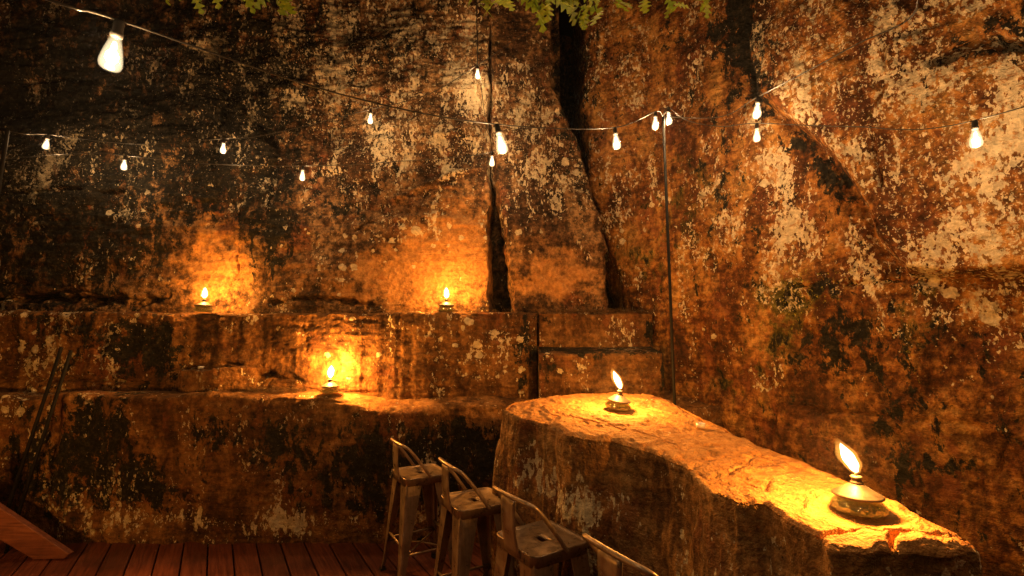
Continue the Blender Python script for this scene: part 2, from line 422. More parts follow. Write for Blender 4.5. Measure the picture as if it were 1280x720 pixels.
# --- the face above the ledges
def px_x(px, py, Y=Y_UP): return at_y(px, py, Y)[0]
nu, nv = 620, 300
X = np.concatenate([np.linspace(-9, -5.6, 60, endpoint=False), np.linspace(-5.6, px_x(609, 300), nu - 60 - 16)])
z = np.linspace(1.96, 6.6, nv)
xx, zz = np.meshgrid(X, z, indexing='ij')
P = np.stack([xx, np.full_like(xx, Y_UP), zz], -1)
P[..., 1] += 0.10 * (zz - 2.0) / 4.0                                    # leans back a little
D = 0.16 * fbm(P, 0.7, 4, 0.5, 3.1) + 0.10 * fbm(P, (1.6, 1.6, 2.6), 5, 0.55, 9.0) + 0.035 * fbm(P, (4, 4, 12), 5, 0.6, 1.7)
D += 0.020 * fbm(P, (2.0, 2.0, 22), 3, 0.5, 5.0, True)
D *= 0.6 + 0.4 * sstep(2.5, 3.3, zz)
pix = blobs(xx, zz, wall_blobs([(545, 330, 75, 62, 1.0)], Y_UP))        # smooth scooped bay behind the lamp
D = D * (1 - 0.45 * np.clip(pix * 1.3, 0, 1)) - 0.06 * sstep(0.0, 0.9, pix)
bay = blobs(xx, zz, wall_blobs([(268, 335, 45, 60, 1.0)], Y_UP))
D -= 0.05 * sstep(0.1, 0.8, bay)
for poly, w, d in (
    ([(-60, 372), (0, 374), (60, 371), (120, 374), (200, 374)], 0.055, 0.26),
    ([(200, 374), (210, 371)], 0.03, 0.1),
    ([(-60, 352), (40, 354), (110, 366)], 0.02, 0.08),
    ([(340, 378), (380, 372), (430, 376), (460, 380)], 0.03, 0.15),
    ([(298, 265), (300, 300), (297, 340), (286, 360)], 0.012, 0.07),
    ([(430, 290), (470, 272), (500, 262)], 0.012, 0.05),
    ([(252, 0), (262, 60), (275, 120), (262, 200)], 0.06, 0.12),
    ([(0, 95), (60, 92), (120, 97)], 0.02, 0.06), ([(10, 240), (80, 236), (160, 240)], 0.025, 0.06),
    ([(300, 130), (340, 180), (330, 260)], 0.05, 0.08),
    ([(590, 40), (600, 110), (604, 170), (606, 230)], 0.02, 0.05)):
    q = wall_poly(poly, Y_UP)
    dd = seg_dist(xx + 0.06 * fbm(P, 5.0, 5, 0.65, 2.0), zz + 0.06 * fbm(P, 5.0, 5, 0.65, 8.0), q)
    br = np.clip(0.75 + 1.6 * fbm(P, 4.0, 3, 0.6, 14.0), 0.05, 1.4)
    D -= d * br * (1 - sstep(0, w * 1.6 * br, dd))
ridge = seg_dist(xx, zz, wall_poly([(490, 246), (530, 228), (570, 213), (604, 212)], Y_UP))
D += 0.05 * np.exp(-(ridge / 0.03) ** 2)
P[..., 1] -= D
P[..., 0] += sstep(X[-1] - 0.4, X[-1], xx) * 0.09 * fbm(np.stack([zz, 0 * zz, 0 * zz], -1), 2.2, 5, 0.62, 35.0)
edge = np.linspace(0, 1, 16 + 1)[1:]                                    # right edge turns back into the crack
E = np.repeat(P[-1:], 16, 0); E[..., 1] += (edge[:, None] ** 1.2) * 0.75
E[..., 0] += (0.05 * edge[:, None]) + 0.03 * fbm(E, 3.0, 3, 0.5)
P = np.concatenate([P, E], 0); xx = P[..., 0]; zz = P[..., 2]
UPB = lambda l: np.clip(blobs(xx, zz, wall_blobs(l, Y_UP)), -1, 1.3)
att = dict(
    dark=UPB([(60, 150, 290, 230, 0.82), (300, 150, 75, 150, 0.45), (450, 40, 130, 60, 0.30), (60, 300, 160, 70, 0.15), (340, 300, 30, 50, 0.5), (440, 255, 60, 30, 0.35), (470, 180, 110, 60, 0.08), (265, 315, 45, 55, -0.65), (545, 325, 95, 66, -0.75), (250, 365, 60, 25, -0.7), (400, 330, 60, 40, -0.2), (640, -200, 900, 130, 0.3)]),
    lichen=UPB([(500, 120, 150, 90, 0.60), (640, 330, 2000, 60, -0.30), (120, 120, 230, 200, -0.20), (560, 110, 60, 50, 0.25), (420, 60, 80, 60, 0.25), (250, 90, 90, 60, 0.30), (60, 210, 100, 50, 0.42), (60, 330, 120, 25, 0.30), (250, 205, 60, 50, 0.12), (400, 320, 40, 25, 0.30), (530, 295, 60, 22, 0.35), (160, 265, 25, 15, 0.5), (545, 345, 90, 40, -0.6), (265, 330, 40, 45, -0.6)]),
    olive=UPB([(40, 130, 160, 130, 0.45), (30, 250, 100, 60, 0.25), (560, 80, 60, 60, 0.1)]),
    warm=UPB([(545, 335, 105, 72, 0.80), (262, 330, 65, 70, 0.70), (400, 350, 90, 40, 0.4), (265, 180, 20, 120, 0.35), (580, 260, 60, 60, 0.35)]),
    rosette=UPB([(520, 300, 80, 25, 0.7), (400, 325, 60, 40, 0.45), (160, 265, 40, 25, 0.5), (560, 340, 20, 20, 0.3)]),
    yellow=np.zeros(xx.shape))
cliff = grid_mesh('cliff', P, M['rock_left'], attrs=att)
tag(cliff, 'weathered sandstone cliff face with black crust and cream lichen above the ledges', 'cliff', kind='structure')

# --- the upright rock column between the crack and the dark fissure
nu, nv = 150, 300
z = np.linspace(1.96, 6.6, nv)
ZR = [at_y(700, y, Y_UP)[2] for y in (420, 385, 300, 200, 90, 0)]
lx = np.interp(z, ZR[::1], [px_x(p, y) for p, y in ((636, 420), (636, 385), (629, 300), (614, 200), (610, 90), (606, 0))])
rx = np.interp(z, ZR[::1], [px_x(p, y) for p, y in ((766, 420), (765, 385), (757, 300), (735, 200), (692, 90), (690, 0))])
zl3 = np.stack([z, 0 * z, 0 * z], -1); rx = rx + 0.10 * fbm(zl3, 2.1, 5, 0.62, 15.0); lx = lx + 0.05 * fbm(zl3, 2.3, 5, 0.62, 25.0)
u = np.linspace(0, 1, nu)
pl = np.array([0.0, 0.10, 0.16, 0.86, 0.94, 1.0])
Px = np.stack([np.interp(u, pl, [a + 0.06, a + 0.01, a + 0.05, b - 0.04, b, b - 0.05]) for a, b in zip(lx, rx)], 1)
Py = np.repeat(np.interp(u, pl, [5.6, 4.88, 4.74, 4.78, 4.92, 6.2])[:, None], nv, 1)
P = np.stack([Px, Py, np.repeat(z[None], nu, 0)], -1)
P[..., 1] += 0.16 * sstep(2.8, 3.6, P[..., 2]) * 0.6
P = smooth_rows(P, 2, 0)
N = -grid_normals(P)
if N[nu // 2, nv // 2, 1] > 0: N = -N
D = 0.07 * fbm(P, 1.1, 4, 0.5, 31.0) + 0.045 * fbm(P, (3, 3, 4.5), 5, 0.55, 12.0) + 0.012 * fbm(P, 14.0, 4, 0.6)
P = P + N * D[..., None]
xx, zz = P[..., 0], P[..., 2]
att = dict(
    dark=UPB([(655, 110, 30, 40, 0.15), (715, 150, 22, 90, 0.50), (730, 260, 16, 70, 0.35), (700, 330, 60, 60, -0.6), (640, 380, 100, 30, -0.4), (660, 30, 40, 40, -0.2)]),
    lichen=UPB([(660, 170, 35, 60, 0.38), (650, 110, 40, 40, 0.1), (710, 215, 30, 30, 0.4), (690, 340, 80, 50, -0.5), (655, 40, 40, 30, -0.1)]),
    olive=UPB([(720, 260, 30, 60, 0.3)]),
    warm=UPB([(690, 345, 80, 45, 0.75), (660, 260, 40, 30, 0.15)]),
    rosette=UPB([(715, 200, 30, 50, 0.7), (655, 290, 20, 22, 0.7), (640, 230, 25, 22, 0.7), (750, 280, 15, 20, 0.5)]),
    yellow=np.zeros(xx.shape))
tag(grid_mesh('rock_column', P, M['rock_left'], attrs=att), 'upright sandstone column between the narrow crack and the dark fissure', 'rock column', kind='structure')

# --- back of the crack and the fissure
def back_sheet(name, x0, x1, Y, z0, z1, label):
    xs = np.linspace(x0, x1, 60); zs = np.linspace(z0, z1, 120)
    xx, zz = np.meshgrid(xs, zs, indexing='ij')
    P = np.stack([xx, np.full_like(xx, Y), zz], -1); P[..., 1] -= 0.35 * fbm(P, 1.2, 5, 0.55, 4.0)
    P[:, -1, 2] += 0.5 * fbm(P[:, -1], 1.6, 3)
    zero = np.zeros(xx.shape)
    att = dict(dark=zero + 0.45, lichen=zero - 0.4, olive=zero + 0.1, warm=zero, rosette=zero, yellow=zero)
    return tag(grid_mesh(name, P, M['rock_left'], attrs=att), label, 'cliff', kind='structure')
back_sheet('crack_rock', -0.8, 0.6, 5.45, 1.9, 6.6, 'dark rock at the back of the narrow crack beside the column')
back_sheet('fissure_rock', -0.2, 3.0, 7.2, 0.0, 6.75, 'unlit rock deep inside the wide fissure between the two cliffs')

# --- ledge tiers
def tier(name, x0, x1, nu, yf, yb, z0, zl, zb, amp, off, blobsets, Yref, label, grooves=(), nfront=90, ntop=30, rnd=3, mat='rock_tier', xgrid=None, ends=True, lipn=0.09, under=0.02):
    """front from z0 up to the lip zl(x) at yf(x), then the top back to yb at zb"""
    xs = np.linspace(x0, x1, nu) if xgrid is None else xgrid
    nu = len(xs)
    rows = []
    L = np.stack([xs, np.zeros(nu), np.zeros(nu)], -1)
    yf_ = np.array([yf(x) for x in xs]) + lipn * fbm(L, 2.3, 5, 0.6, off) ; zl_ = np.array([zl(x) for x in xs]) + 0.8 * lipn * fbm(L, 1.7, 5, 0.6, off + 5)
    zb_ = np.array([zb(x) for x in xs])
    for k in range(nfront):
        t = k / (nfront - 1)
        rows.append(np.stack([xs, yf_ + under * (1 - t), z0 + (zl_ - z0) * t], -1))
    for k in range(1, ntop + 1):
        t = k / ntop
        rows.append(np.stack([xs, yf_ + (yb - yf_) * t, zl_ + (zb_ - zl_) * t], -1))
    P = np.stack(rows, 1)
    P = smooth_rows(P, rnd, 1)
    N = grid_normals(P)
    if N[nu // 2, nfront // 2, 1] > 0: N = -N
    D = amp * (0.6 * fbm(P, 0.9, 4, 0.5, off) + 0.5 * fbm(P, (2.2, 2.2, 3.5), 5, 0.58, off + 3) + 0.22 * fbm(P, (3, 3, 16), 4, 0.55, off + 7, True)) + 0.010 * fbm(P, 16.0, 4, 0.6)
    D *= np.where(np.arange(P.shape[1])[None, :] > nfront + 2, 0.28, 1.0)
    for poly, w, d in grooves:
        q = wall_poly(poly, Yref)
        dd = seg_dist(P[..., 0] + 0.05 * fbm(P, 6.0, 5, 0.65, 2.0), P[..., 2] + 0.04 * fbm(P, 6.0, 5, 0.65, 8.0), q)
        br = np.clip(0.75 + 1.6 * fbm(P, 4.0, 3, 0.6, 14.0), 0.05, 1.4)
        D -= d * br * (1 - sstep(0, w * 1.6 * br, dd)) * (np.arange(P.shape[1])[None, :] < nfront + 1)
    P = P + N * D[..., None]
    if ends:                                                            # close both ends back into the hill
        for s in (0, -1):
            e = P[s:s+1].copy() if s == 0 else P[-1:].copy()
            e[..., 1] = yb + 0.05
            e[..., 0] += 0.02 if s == 0 else -0.02
            P = np.concatenate([e, P], 0) if s == 0 else np.concatenate([P, e], 0)
    xx, zz = P[..., 0], P[..., 2]
    att = {}
    for k in ('dark', 'lichen', 'olive', 'warm', 'rosette', 'yellow'):
        att[k] = np.clip(blobs(xx, zz, wall_blobs(blobsets.get(k, []), Yref)), -1, 1.3)
    att['lichen'] = att['lichen'] - 0.16
    return tag(grid_mesh(name, P, M[mat], attrs=att), label, 'rock ledge', kind='structure')

z_mid = at_y(450, 391, Y_MID)[2]; z_low = at_y(430, 495, Y_LOW)[2]
xm = lambda px, py, Y: at_y(px, py, Y)[0]
tier('rock_ledge', -9, xm(671, 430, Y_MID), 560, lambda x: Y_MID + 0.05 * math.sin(1.7 * x), 4.95, z_low - 0.15,
     lambda x: z_mid, lambda x: z_mid + 0.03, 0.10, 21.0,
     dict(dark=[(150, 430, 130, 60, 0.50), (190, 440, 30, 40, 0.5), (30, 390, 60, 20, 0.2), (500, 405, 90, 12, 0.10), (655, 440, 14, 60, 0.6), (420, 440, 110, 45, -0.35), (285, 410, 60, 30, -0.4), (560, 440, 70, 35, -0.15)],
          warm=[(420, 445, 120, 40, 0.45), (290, 410, 70, 25, 0.4), (560, 440, 80, 40, 0.2)],
          rosette=[(605, 430, 45, 45, 0.95), (40, 440, 40, 50, 0.6), (470, 400, 25, 12, 0.6), (130, 430, 60, 40, 0.3), (370, 425, 30, 25, 0.3), (445, 450, 40, 30, 0.3)],
          lichen=[(40, 450, 45, 40, 0.35), (60, 390, 60, 15, 0.3), (605, 440, 50, 40, 0.15)], olive=[(100, 445, 40, 40, 0.25)]),
     Y_MID, 'upper rock ledge running below the cliff face, carrying two burning oil lamps',
     grooves=[([(0, 475), (100, 474), (180, 478)], 0.02, 0.08), ([(205, 464), (260, 454), (300, 455)], 0.012, 0.08), ([(290, 480), (330, 470), (380, 478)], 0.03, 0.10), ([(376, 395), (378, 420), (382, 440)], 0.008, 0.04), ([(640, 400), (648, 440), (640, 470)], 0.008, 0.03)],
     nfront=80, ntop=24)
def low_lip(x): return z_low - 0.11 * sstep(-1.75, -1.25, np.array(x)) * (1 + 0.25 * math.sin(5 * x))
tier('rock_ledge', -9, 2.2, 640, lambda x: Y_LOW + 0.06 * math.sin(1.1 * x + 1) * 0.5, 4.75, -0.2,
     lambda x: float(low_lip(x)), lambda x: z_low + 0.03, 0.09, 55.0,
     dict(dark=[(300, 590, 700, 70, 0.14), (60, 590, 80, 90, 0.55), (180, 620, 60, 50, 0.65), (110, 520, 25, 50, 0.45), (150, 520, 20, 40, 0.5), (240, 540, 20, 30, 0.5), (280, 530, 30, 30, 0.4), (340, 560, 30, 50, 0.4), (500, 600, 110, 70, 0.60), (600, 560, 60, 60, 0.5), (420, 560, 60, 60, 0.2), (195, 525, 20, 50, -0.4), (215, 560, 20, 60, -0.3), (300, 660, 300, 14, -0.5), (430, 500, 100, 16, -0.6), (540, 505, 90, 14, -0.5)],
          warm=[(210, 540, 40, 50, 0.3), (450, 505, 140, 18, 0.55), (540, 512, 80, 14, 0.3)],
          lichen=[(300, 662, 320, 12, 0.42), (10, 515, 20, 20, 0.5)],
          rosette=[(10, 515, 25, 22, 0.7), (170, 530, 20, 20, 0.3)], olive=[(60, 640, 100, 40, 0.2)]),
     Y_LOW, 'lowest rock ledge rising from the deck, dark algae streaks down its front',
     grooves=[([(330, 500), (420, 502), (470, 499)], 0.008, 0.02)], nfront=100, ntop=30, rnd=4, under=0.17)
# stepped blocks at the foot of the column
def block(name, px0, px1, pytop, pybot, Y, depth, off, label, blobsets, chamfer=0.0, lipn=0.035, fade=0.0, amp=0.06):
    zt = at_y(740, pytop, Y)[2]; zb = at_y(740, pybot, Y)[2]
    return tier(name, xm(px0, (pytop + pybot) / 2, Y), xm(px1, (pytop + pybot) / 2, Y), 120, lambda x: Y + fade * abs((x - (xm(px0, pytop, Y) + xm(px1, pytop, Y)) / 2) / (xm(px1, pytop, Y) - xm(px0, pytop, Y)) * 2) ** 3, Y + depth, zb - 0.16,
                lambda x: zt - chamfer, lambda x: zt, amp, off, blobsets, Y, label, nfront=46, ntop=20, rnd=3, lipn=lipn)
block('rock_block', 674, 816, 391, 424, 4.68, 0.75, 71.0, 'upper stepped rock block with dry needles on top, below the column', dict(dark=[(690, 410, 14, 20, 0.4), (818, 408, 7, 26, 0.7)], warm=[(750, 408, 90, 25, 0.25)]))
block('rock_block', 674, 830, 427, 500, 4.30, 0.7, 83.0, 'broad lower rock block with sloping shoulder behind the stone bar', dict(dark=[(680, 460, 12, 30, 0.5), (690, 433, 60, 10, 0.75), (790, 433, 60, 10, 0.75), (832, 460, 7, 50, 0.7)], warm=[(760, 460, 70, 25, 0.25)], rosette=[(690, 460, 12, 35, 0.8)]), chamfer=0.11)  # dark blobs paint a shadow line over the mossy shoulder
# little shelf stone under the tea light
block('shelf_stone', 206, 306, 462, 480, 4.38, 0.3, 93.0, 'thin stone shelf jutting from between the two long ledges', dict(dark=[(230, 470, 20, 10, 0.2)], warm=[(260, 465, 40, 10, 0.3)]), lipn=0.07, fade=0.16)

# ------------------------------------------------------------------ right cliff
RA, RB = (3.25, 2.45), (1.50, 4.85)
rdir = np.array(RB) - np.array(RA); rlen = np.linalg.norm(rdir); rdir /= rlen
def r_uv(px, py):
    p = at_line(px, py, RA, RB); return (float((p[:2] - np.array(RA)).dot(rdir)), float(p[2]))
def r_blobs(lst):
    out = []
    for (px, py, rx, ry, w) in lst:
        c = r_uv(px, py); a = r_uv(px - rx, py); b = r_uv(px + rx, py); d = r_uv(px, py - ry)
        out.append((c[0], c[1], abs(a[0] - b[0]) / 2, abs(d[1] - c[1]), w))
    return out
nv = 400
z = np.linspace(-0.2, 6.8, nv)
YE = 5.05
ex = np.interp(z, [at_y(p, y, YE)[2] for p, y in ((824, 500), (804, 440), (780, 395), (762, 300), (738, 220), (726, 100), (732, 0))],
               [at_y(p, y, YE)[0] for p, y in ((824, 500), (804, 440), (780, 395), (762, 300), (738, 220), (726, 100), (732, 0))])
zl3 = np.stack([z, 0 * z, 0 * z], -1); ex = ex + 0.10 * fbm(zl3, 1.9, 5, 0.6, 5.0)
cnt = [40, 40, 300, 70, 30]
rows = []
for zi, e in zip(z, ex):
    k = sstep(1.7, 2.6, np.array(zi))
    pts = np.array([(4.6, -2.5), (3.95, 1.2), RA, (RB[0] - 0.02, RB[1] - 0.1), (min(e, RB[0]) , YE), (e + 0.12, 7.4)])
    row = [pts[i] + (pts[i+1] - pts[i]) * np.linspace(0, 1, c, endpoint=False)[:, None] for i, c in enumerate(cnt)] + [pts[-1:]]
    rows.append(np.concatenate(row))
R2 = np.stack(rows, 1)
P = np.concatenate([R2, np.repeat(z[None, :, None], R2.shape[0], 0)], -1)
P = smooth_rows(P, 14, 0)
N = grid_normals(P)
if N[220, 200, 0] > 0: N = -N
uu = (P[..., 0] - RA[0]) * rdir[0] + (P[..., 1] - RA[1]) * rdir[1]; zz = P[..., 2]
D = 0.10 * fbm(P, 0.75, 4, 0.5, 41.0) + 0.06 * fbm(P, (2.0, 2.0, 1.6), 5, 0.6, 43.0) + 0.035 * fbm(P, (6, 6, 4), 5, 0.65, 47.0) + 0.018 * fbm(P, 18.0, 4, 0.65)
# proud slab on the upper right with a curved lower-left edge
ed = [r_uv(*p) for p in ((955, -120), (950, 20), (944, 80), (956, 128), (985, 150), (1020, 176), (1050, 206), (1078, 245), (1100, 300), (1140, 346), (1200, 352), (1300, 346), (1500, 340))]
# signed side: inside = to the right of / above the edge (smaller uu is nearer the camera = further right in the picture)
edp = np.array(ed)
wob = 0.03 * fbm(P, 4.0, 4, 0.6, 3.0)
dd = seg_dist(uu + wob, zz + wob, ed)
def in_poly(u, v, poly):
    c = np.zeros(u.shape, bool); j = len(poly) - 1
    for i in range(len(poly)):
        (xi, yi), (xj, yj) = poly[i], poly[j]
        c ^= ((yi > v) != (yj > v)) & (u < (xj - xi) * (v - yi) / (yj - yi + 1e-12) + xi); j = i
    return c
poly = ed + [(-6.0, ed[-1][1]), (-6.0, 12.0), (ed[0][0], 12.0)]
ins = in_poly(uu + wob, zz + wob, poly)
sd = np.where(ins, dd, -dd)
D += 0.20 * sstep(-0.02, 0.06, sd) - 0.04 * np.exp(-(sd / 0.04) ** 2) * (sd < 0.01)
for pl_, w, d in (
    ([(1122, 70), (1116, 110), (1108, 150), (1104, 200), (1110, 240)], 0.012, 0.05),
    ([(1130, 62), (1160, 50), (1200, 42)], 0.025, 0.05),
    ([(1180, 90), (1215, 72), (1250, 68), (1290, 74)], 0.05, 0.14),
    ([(800, 368), (850, 375), (900, 372), (960, 362), (1040, 356), (1140, 352)], 0.010, 0.05),
    ([(1140, 352), (1220, 350), (1300, 343)], 0.008, 0.03),
    ([(1060, 268), (1090, 264), (1105, 280)], 0.008, 0.05), ([(1065, 282), (1110, 284)], 0.006, 0.05),
    ([(1000, 510), (1080, 516), (1160, 524), (1240, 534)], 0.012, 0.05),
    ([(968, 470), (975, 510), (970, 550)], 0.014, 0.06),
    ([(1262, 540), (1255, 580), (1235, 600), (1215, 612)], 0.010, 0.05),
    ([(1100, 470), (1104, 500)], 0.006, 0.03),
    ([(770, 255), (785, 262), (797, 268)], 0.008, 0.04)):
    q = [r_uv(*p) for p in pl_]
    d2 = seg_dist(uu + 0.05 * fbm(P, 6.0, 5, 0.65, 2.0), zz + 0.05 * fbm(P, 6.0, 5, 0.65, 8.0), q)
    br = np.clip(0.7 + 1.8 * fbm(P, 4.0, 3, 0.6, 14.0), 0.05, 1.4)
    D -= d * br * (1 - sstep(0, w * 1.5 * br, d2))
P = P + N * D[..., None]
RBL = lambda l: np.clip(blobs(uu, zz, r_blobs(l)), -1, 1.3)
att = dict(
    dark=RBL([(925, 40, 30, 60, 0.55), (965, 90, 20, 50, 0.5), (1000, 185, 32, 22, 0.28), (1050, 225, 28, 28, 0.25), (1000, 250, 50, 40, 0.2), (1240, 75, 55, 22, 0.6), (1270, 20, 40, 20, 0.4), (1165, 135, 16, 30, 0.35), (1000, 360, 90, 16, 0.30), (1140, 350, 30, 14, 0.4), (980, 420, 26, 50, 0.12), (1060, 430, 80, 70, 0.46), (900, 200, 45, 130, 0.22), (760, 150, 25, 120, 0.2), (1140, 560, 60, 60, 0.2), (1220, 430, 60, 40, 0.10), (1140, 570, 28, 40, 0.30), (1180, 520, 60, 14, 0.2), (745, 60, 20, 90, 0.3), (840, 60, 70, 50, 0.12), (1060, 90, 90, 90, -0.35), (1200, 250, 90, 80, -0.35)]),
    lichen=RBL([(1100, 150, 260, 160, 0.12), (640, 600, 3000, 220, -0.5), (1010, 60, 55, 60, 0.55), (1060, 150, 60, 55, 0.55), (1040, 30, 70, 40, 0.3), (1090, 60, 40, 50, 0.4), (1230, 230, 70, 70, 0.75), (1180, 290, 60, 45, 0.45), (1140, 230, 24, 60, 0.45), (1150, 100, 40, 30, 0.35), (1250, 140, 50, 50, 0.45), (800, 200, 70, 120, -0.04), (870, 110, 60, 70, -0.02), (850, 330, 90, 60, -0.15), (985, 255, 20, 60, 0.45), (960, 215, 16, 22, 0.45), (905, 290, 25, 40, 0.22), (1145, 340, 14, 22, 0.55), (1230, 375, 60, 22, 0.35), (1150, 440, 14, 60, 0.30), (1060, 440, 50, 50, -0.3), (900, 450, 120, 60, -0.3), (1100, 570, 300, 80, -0.6)]),
    olive=RBL([(980, 400, 40, 60, 0.50), (870, 240, 60, 90, 0.28), (1000, 370, 60, 20, 0.4), (1150, 400, 18, 50, 0.35), (800, 330, 40, 50, 0.2), (1180, 560, 40, 60, 0.15), (930, 480, 50, 40, 0.2)]),
    warm=RBL([(900, 480, 60, 50, 0.35), (1200, 290, 80, 60, 0.25), (870, 330, 60, 80, 0.12), (1060, 60, 70, 60, 0.2), (1200, 590, 30, 40, 0.25), (930, 250, 20, 40, 0.3), (800, 430, 40, 60, 0.35)]),
    rosette=RBL([(965, 220, 30, 40, 0.6), (800, 290, 40, 60, 0.4), (880, 440, 26, 26, 0.4), (1220, 380, 70, 30, 0.6), (1150, 350, 25, 25, 0.5), (870, 270, 60, 40, 0.3)]),
    yellow=RBL([(1020, 355, 60, 22, 1.0), (1000, 390, 30, 40, 0.6), (1150, 450, 16, 50, 0.5)]))
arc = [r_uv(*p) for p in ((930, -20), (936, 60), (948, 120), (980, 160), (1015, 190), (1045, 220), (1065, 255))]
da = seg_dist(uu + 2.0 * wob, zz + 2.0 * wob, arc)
att['dark'] = np.clip(att['dark'] + 0.36 * np.exp(-(da / 0.085) ** 2), -1, 1.3); att['lichen'] = att['lichen'] - 0.7 * np.exp(-(da / 0.10) ** 2)  # shade under the slab edge painted as a dark band without lichen
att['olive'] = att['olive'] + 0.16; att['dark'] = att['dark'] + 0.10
# the far end of the sheet (inside the fissure) is unlit crusted rock
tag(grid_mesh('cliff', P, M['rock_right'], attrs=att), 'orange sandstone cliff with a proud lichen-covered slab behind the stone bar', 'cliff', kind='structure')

# ------------------------------------------------------------------ deck of single planks
deck = empty('deck'); tag(deck, 'reddish wooden plank deck in front of the rock ledges', 'deck', kind='structure')
bd = np.array([-0.535, 0.845]); bd /= np.linalg.norm(bd); bn = np.array([bd[1], -bd[0]])
o0 = at_z(258.6, 720, 0.0)[:2]; pitch = 0.180; off0 = o0.dot(bn)
prnd = random.Random(4)
def plank(cx0, cx1, s):
    w = pitch - 0.012; th = 0.032; L = cx1 - cx0
    V = []; b = 0.004
    sec = [(-w/2, -th), (w/2, -th), (w/2, -b), (w/2 - b, 0), (-w/2 + b, 0), (-w/2, -b)]
    for x in (-L/2, L/2):
        for (a, c) in sec: V.append((x, a, c))
    F = [tuple(range(5, -1, -1)), tuple(range(6, 12))] + [(i, (i+1) % 6, 6 + (i+1) % 6, 6 + i) for i in range(6)]
    o = mesh('plank', V, F, M['deck'], deck, smooth=False)
    c = bd * (cx0 + cx1) / 2 + bn * s
    o.location = (c[0], c[1], prnd.uniform(-0.002, 0.002)); o.rotation_euler = (prnd.uniform(-.006, .006), 0, math.atan2(bd[1], bd[0]))
    return o
for k in range(-40, 44):
    s = off0 + (k + 0.5) * pitch
    # clip the board line to the deck rectangle
    t0, t1 = -1e9, 1e9
    for ax, lo, hi in ((0, -6.5, 3.6), (1, -1.6, 4.42)):
        a = (lo - bn[ax] * s) / bd[ax]; b = (hi - bn[ax] * s) / bd[ax]
        t0 = max(t0, min(a, b)); t1 = min(t1, max(a, b))
    if t1 - t0 < 0.3: continue
    c = t0 + prnd.uniform(0.25, 0.75) * (t1 - t0)
    if t1 - t0 > 2.4:
        plank(t0, c - 0.003, s); plank(c + 0.003, t1, s)
    else: plank(t0, t1, s)

# ------------------------------------------------------------------ stone bar
def bar_z(Y): return 1.134 + (1.316 - 1.134) * (Y - 1.70) / (3.23 - 1.70)
def on_bar(px, py):
    z = 1.2
    for _ in range(30):
        p = at_z(px, py, z); z = 0.5 * z + 0.5 * bar_z(p[1])
    return at_z(px, py, z)
front_px = [(640, 502), (627, 510), (648, 521), (667, 524), (694, 533), (707, 542), (728, 548), (765, 551), (812, 565), (855, 582), (884, 609), (921, 626), (954, 630), (984, 650), (1026, 673), (1036, 687), (1075, 690), (1113, 687), (1170, 692), (1222, 686), (1213, 674)]
back_px = [(1170, 650), (1110, 622), (1060, 600), (1000, 573), (950, 556), (900, 530), (850, 507), (830, 497), (780, 490), (720, 491), (670, 497)]
outline = [on_bar(*p)[:2] for p in front_px] + [on_bar(*p)[:2] for p in back_px]
outline = np.array(outline)
seg = np.linalg.norm(np.roll(outline, -1, 0) - outline, axis=1); cum = np.concatenate([[0], np.cumsum(seg)])
NP = 760
tt = np.linspace(0, cum[-1], NP, endpoint=False)
ring = np.stack([np.interp(tt, cum, np.append(outline[:, k], outline[0, k])) for k in (0, 1)], -1)
ring3 = np.concatenate([ring, np.zeros((NP, 1))], 1)
rs = ring.copy()
for _ in range(1): rs = (np.roll(rs, 1, 0) + 2 * rs + np.roll(rs, -1, 0)) / 4
tan = np.roll(rs, -1, 0) - np.roll(rs, 1, 0); on = np.stack([tan[:, 1], -tan[:, 0]], -1); on /= np.linalg.norm(on, axis=1)[:, None]
cen = ring.mean(0)
area = 0.5 * np.sum(ring[:, 0] * np.roll(ring[:, 1], -1) - np.roll(ring[:, 0], -1) * ring[:, 1])
if area < 0: on = -on
jag = 0.030 * fbm(ring3, 6.0, 5, 0.70, 3.0)
rs = rs + on * jag[:, None]
spine_a, spine_b = np.array([0.62, 3.05]), np.array([1.22, 1.72])
sv = spine_b - spine_a
ts = np.clip((rs - spine_a).dot(sv) / sv.dot(sv), 0, 1)
spine = spine_a + ts[:, None] * sv
rows = []
NS, NTOP = 80, 90
base_in = 0.05
for k in range(NS):
    t = k / (NS - 1)                       # 0 floor .. 1 lip
    q = rs + on * (0.035 * math.sin(math.pi * min(1, t * 1.05)) - 0.03 * (1 - t))
    rows.append(np.concatenate([q, (-0.1 + (bar_z(q[:, 1]) + 0.1) * t)[:, None]], 1))
for k in range(1, NTOP + 1):
    t = k / NTOP
    q = rs + (spine - rs) * t
    rows.append(np.concatenate([q, bar_z(q[:, 1])[:, None]], 1))
P = np.stack(rows, 1)
P[:, NS - 3:NS + 3] = smooth_rows(P, 1, 1)[:, NS - 3:NS + 3]
N = grid_normals(P)
N[:, :NS] = np.concatenate([on, np.zeros((NP, 1))], 1)[:, None]
N[:, NS:] = (0, 0, 1)
row = np.arange(P.shape[1])[None, :]
side = row < NS - 1
Dside = 0.05 * fbm(P, (2.4, 2.4, 1.2), 5, 0.55, 61.0) + 0.022 * fbm(P, (9, 9, 2.2), 5, 0.6, 67.0) + 0.03 * fbm(P, (2.6, 2.6, 2.6), 3, 0.5, 62.0, True) + 0.006 * fbm(P, 25.0, 3, 0.6)
Dside *= sstep(NS - 1, NS - 12, row.astype(float))
def terrace(h, q): f = np.floor(h / q); r = h / q - f; return q * (f + sstep(0.35, 0.65, r))
lay = terrace(0.055 * fbm(P, (2.4, 1.7, 1.0), 4, 0.55, 63.0), 0.011)
Dtop = lay + 0.006 * fbm(P, 12.0, 4, 0.6, 5.0) + 0.003 * fbm(P, 40.0, 3, 0.6, 6.0)
edge_drop = -0.014 * np.exp(-((row - NS) / 4.0) ** 2) * (1 + fbm(P, 6.0, 3, 0.5))
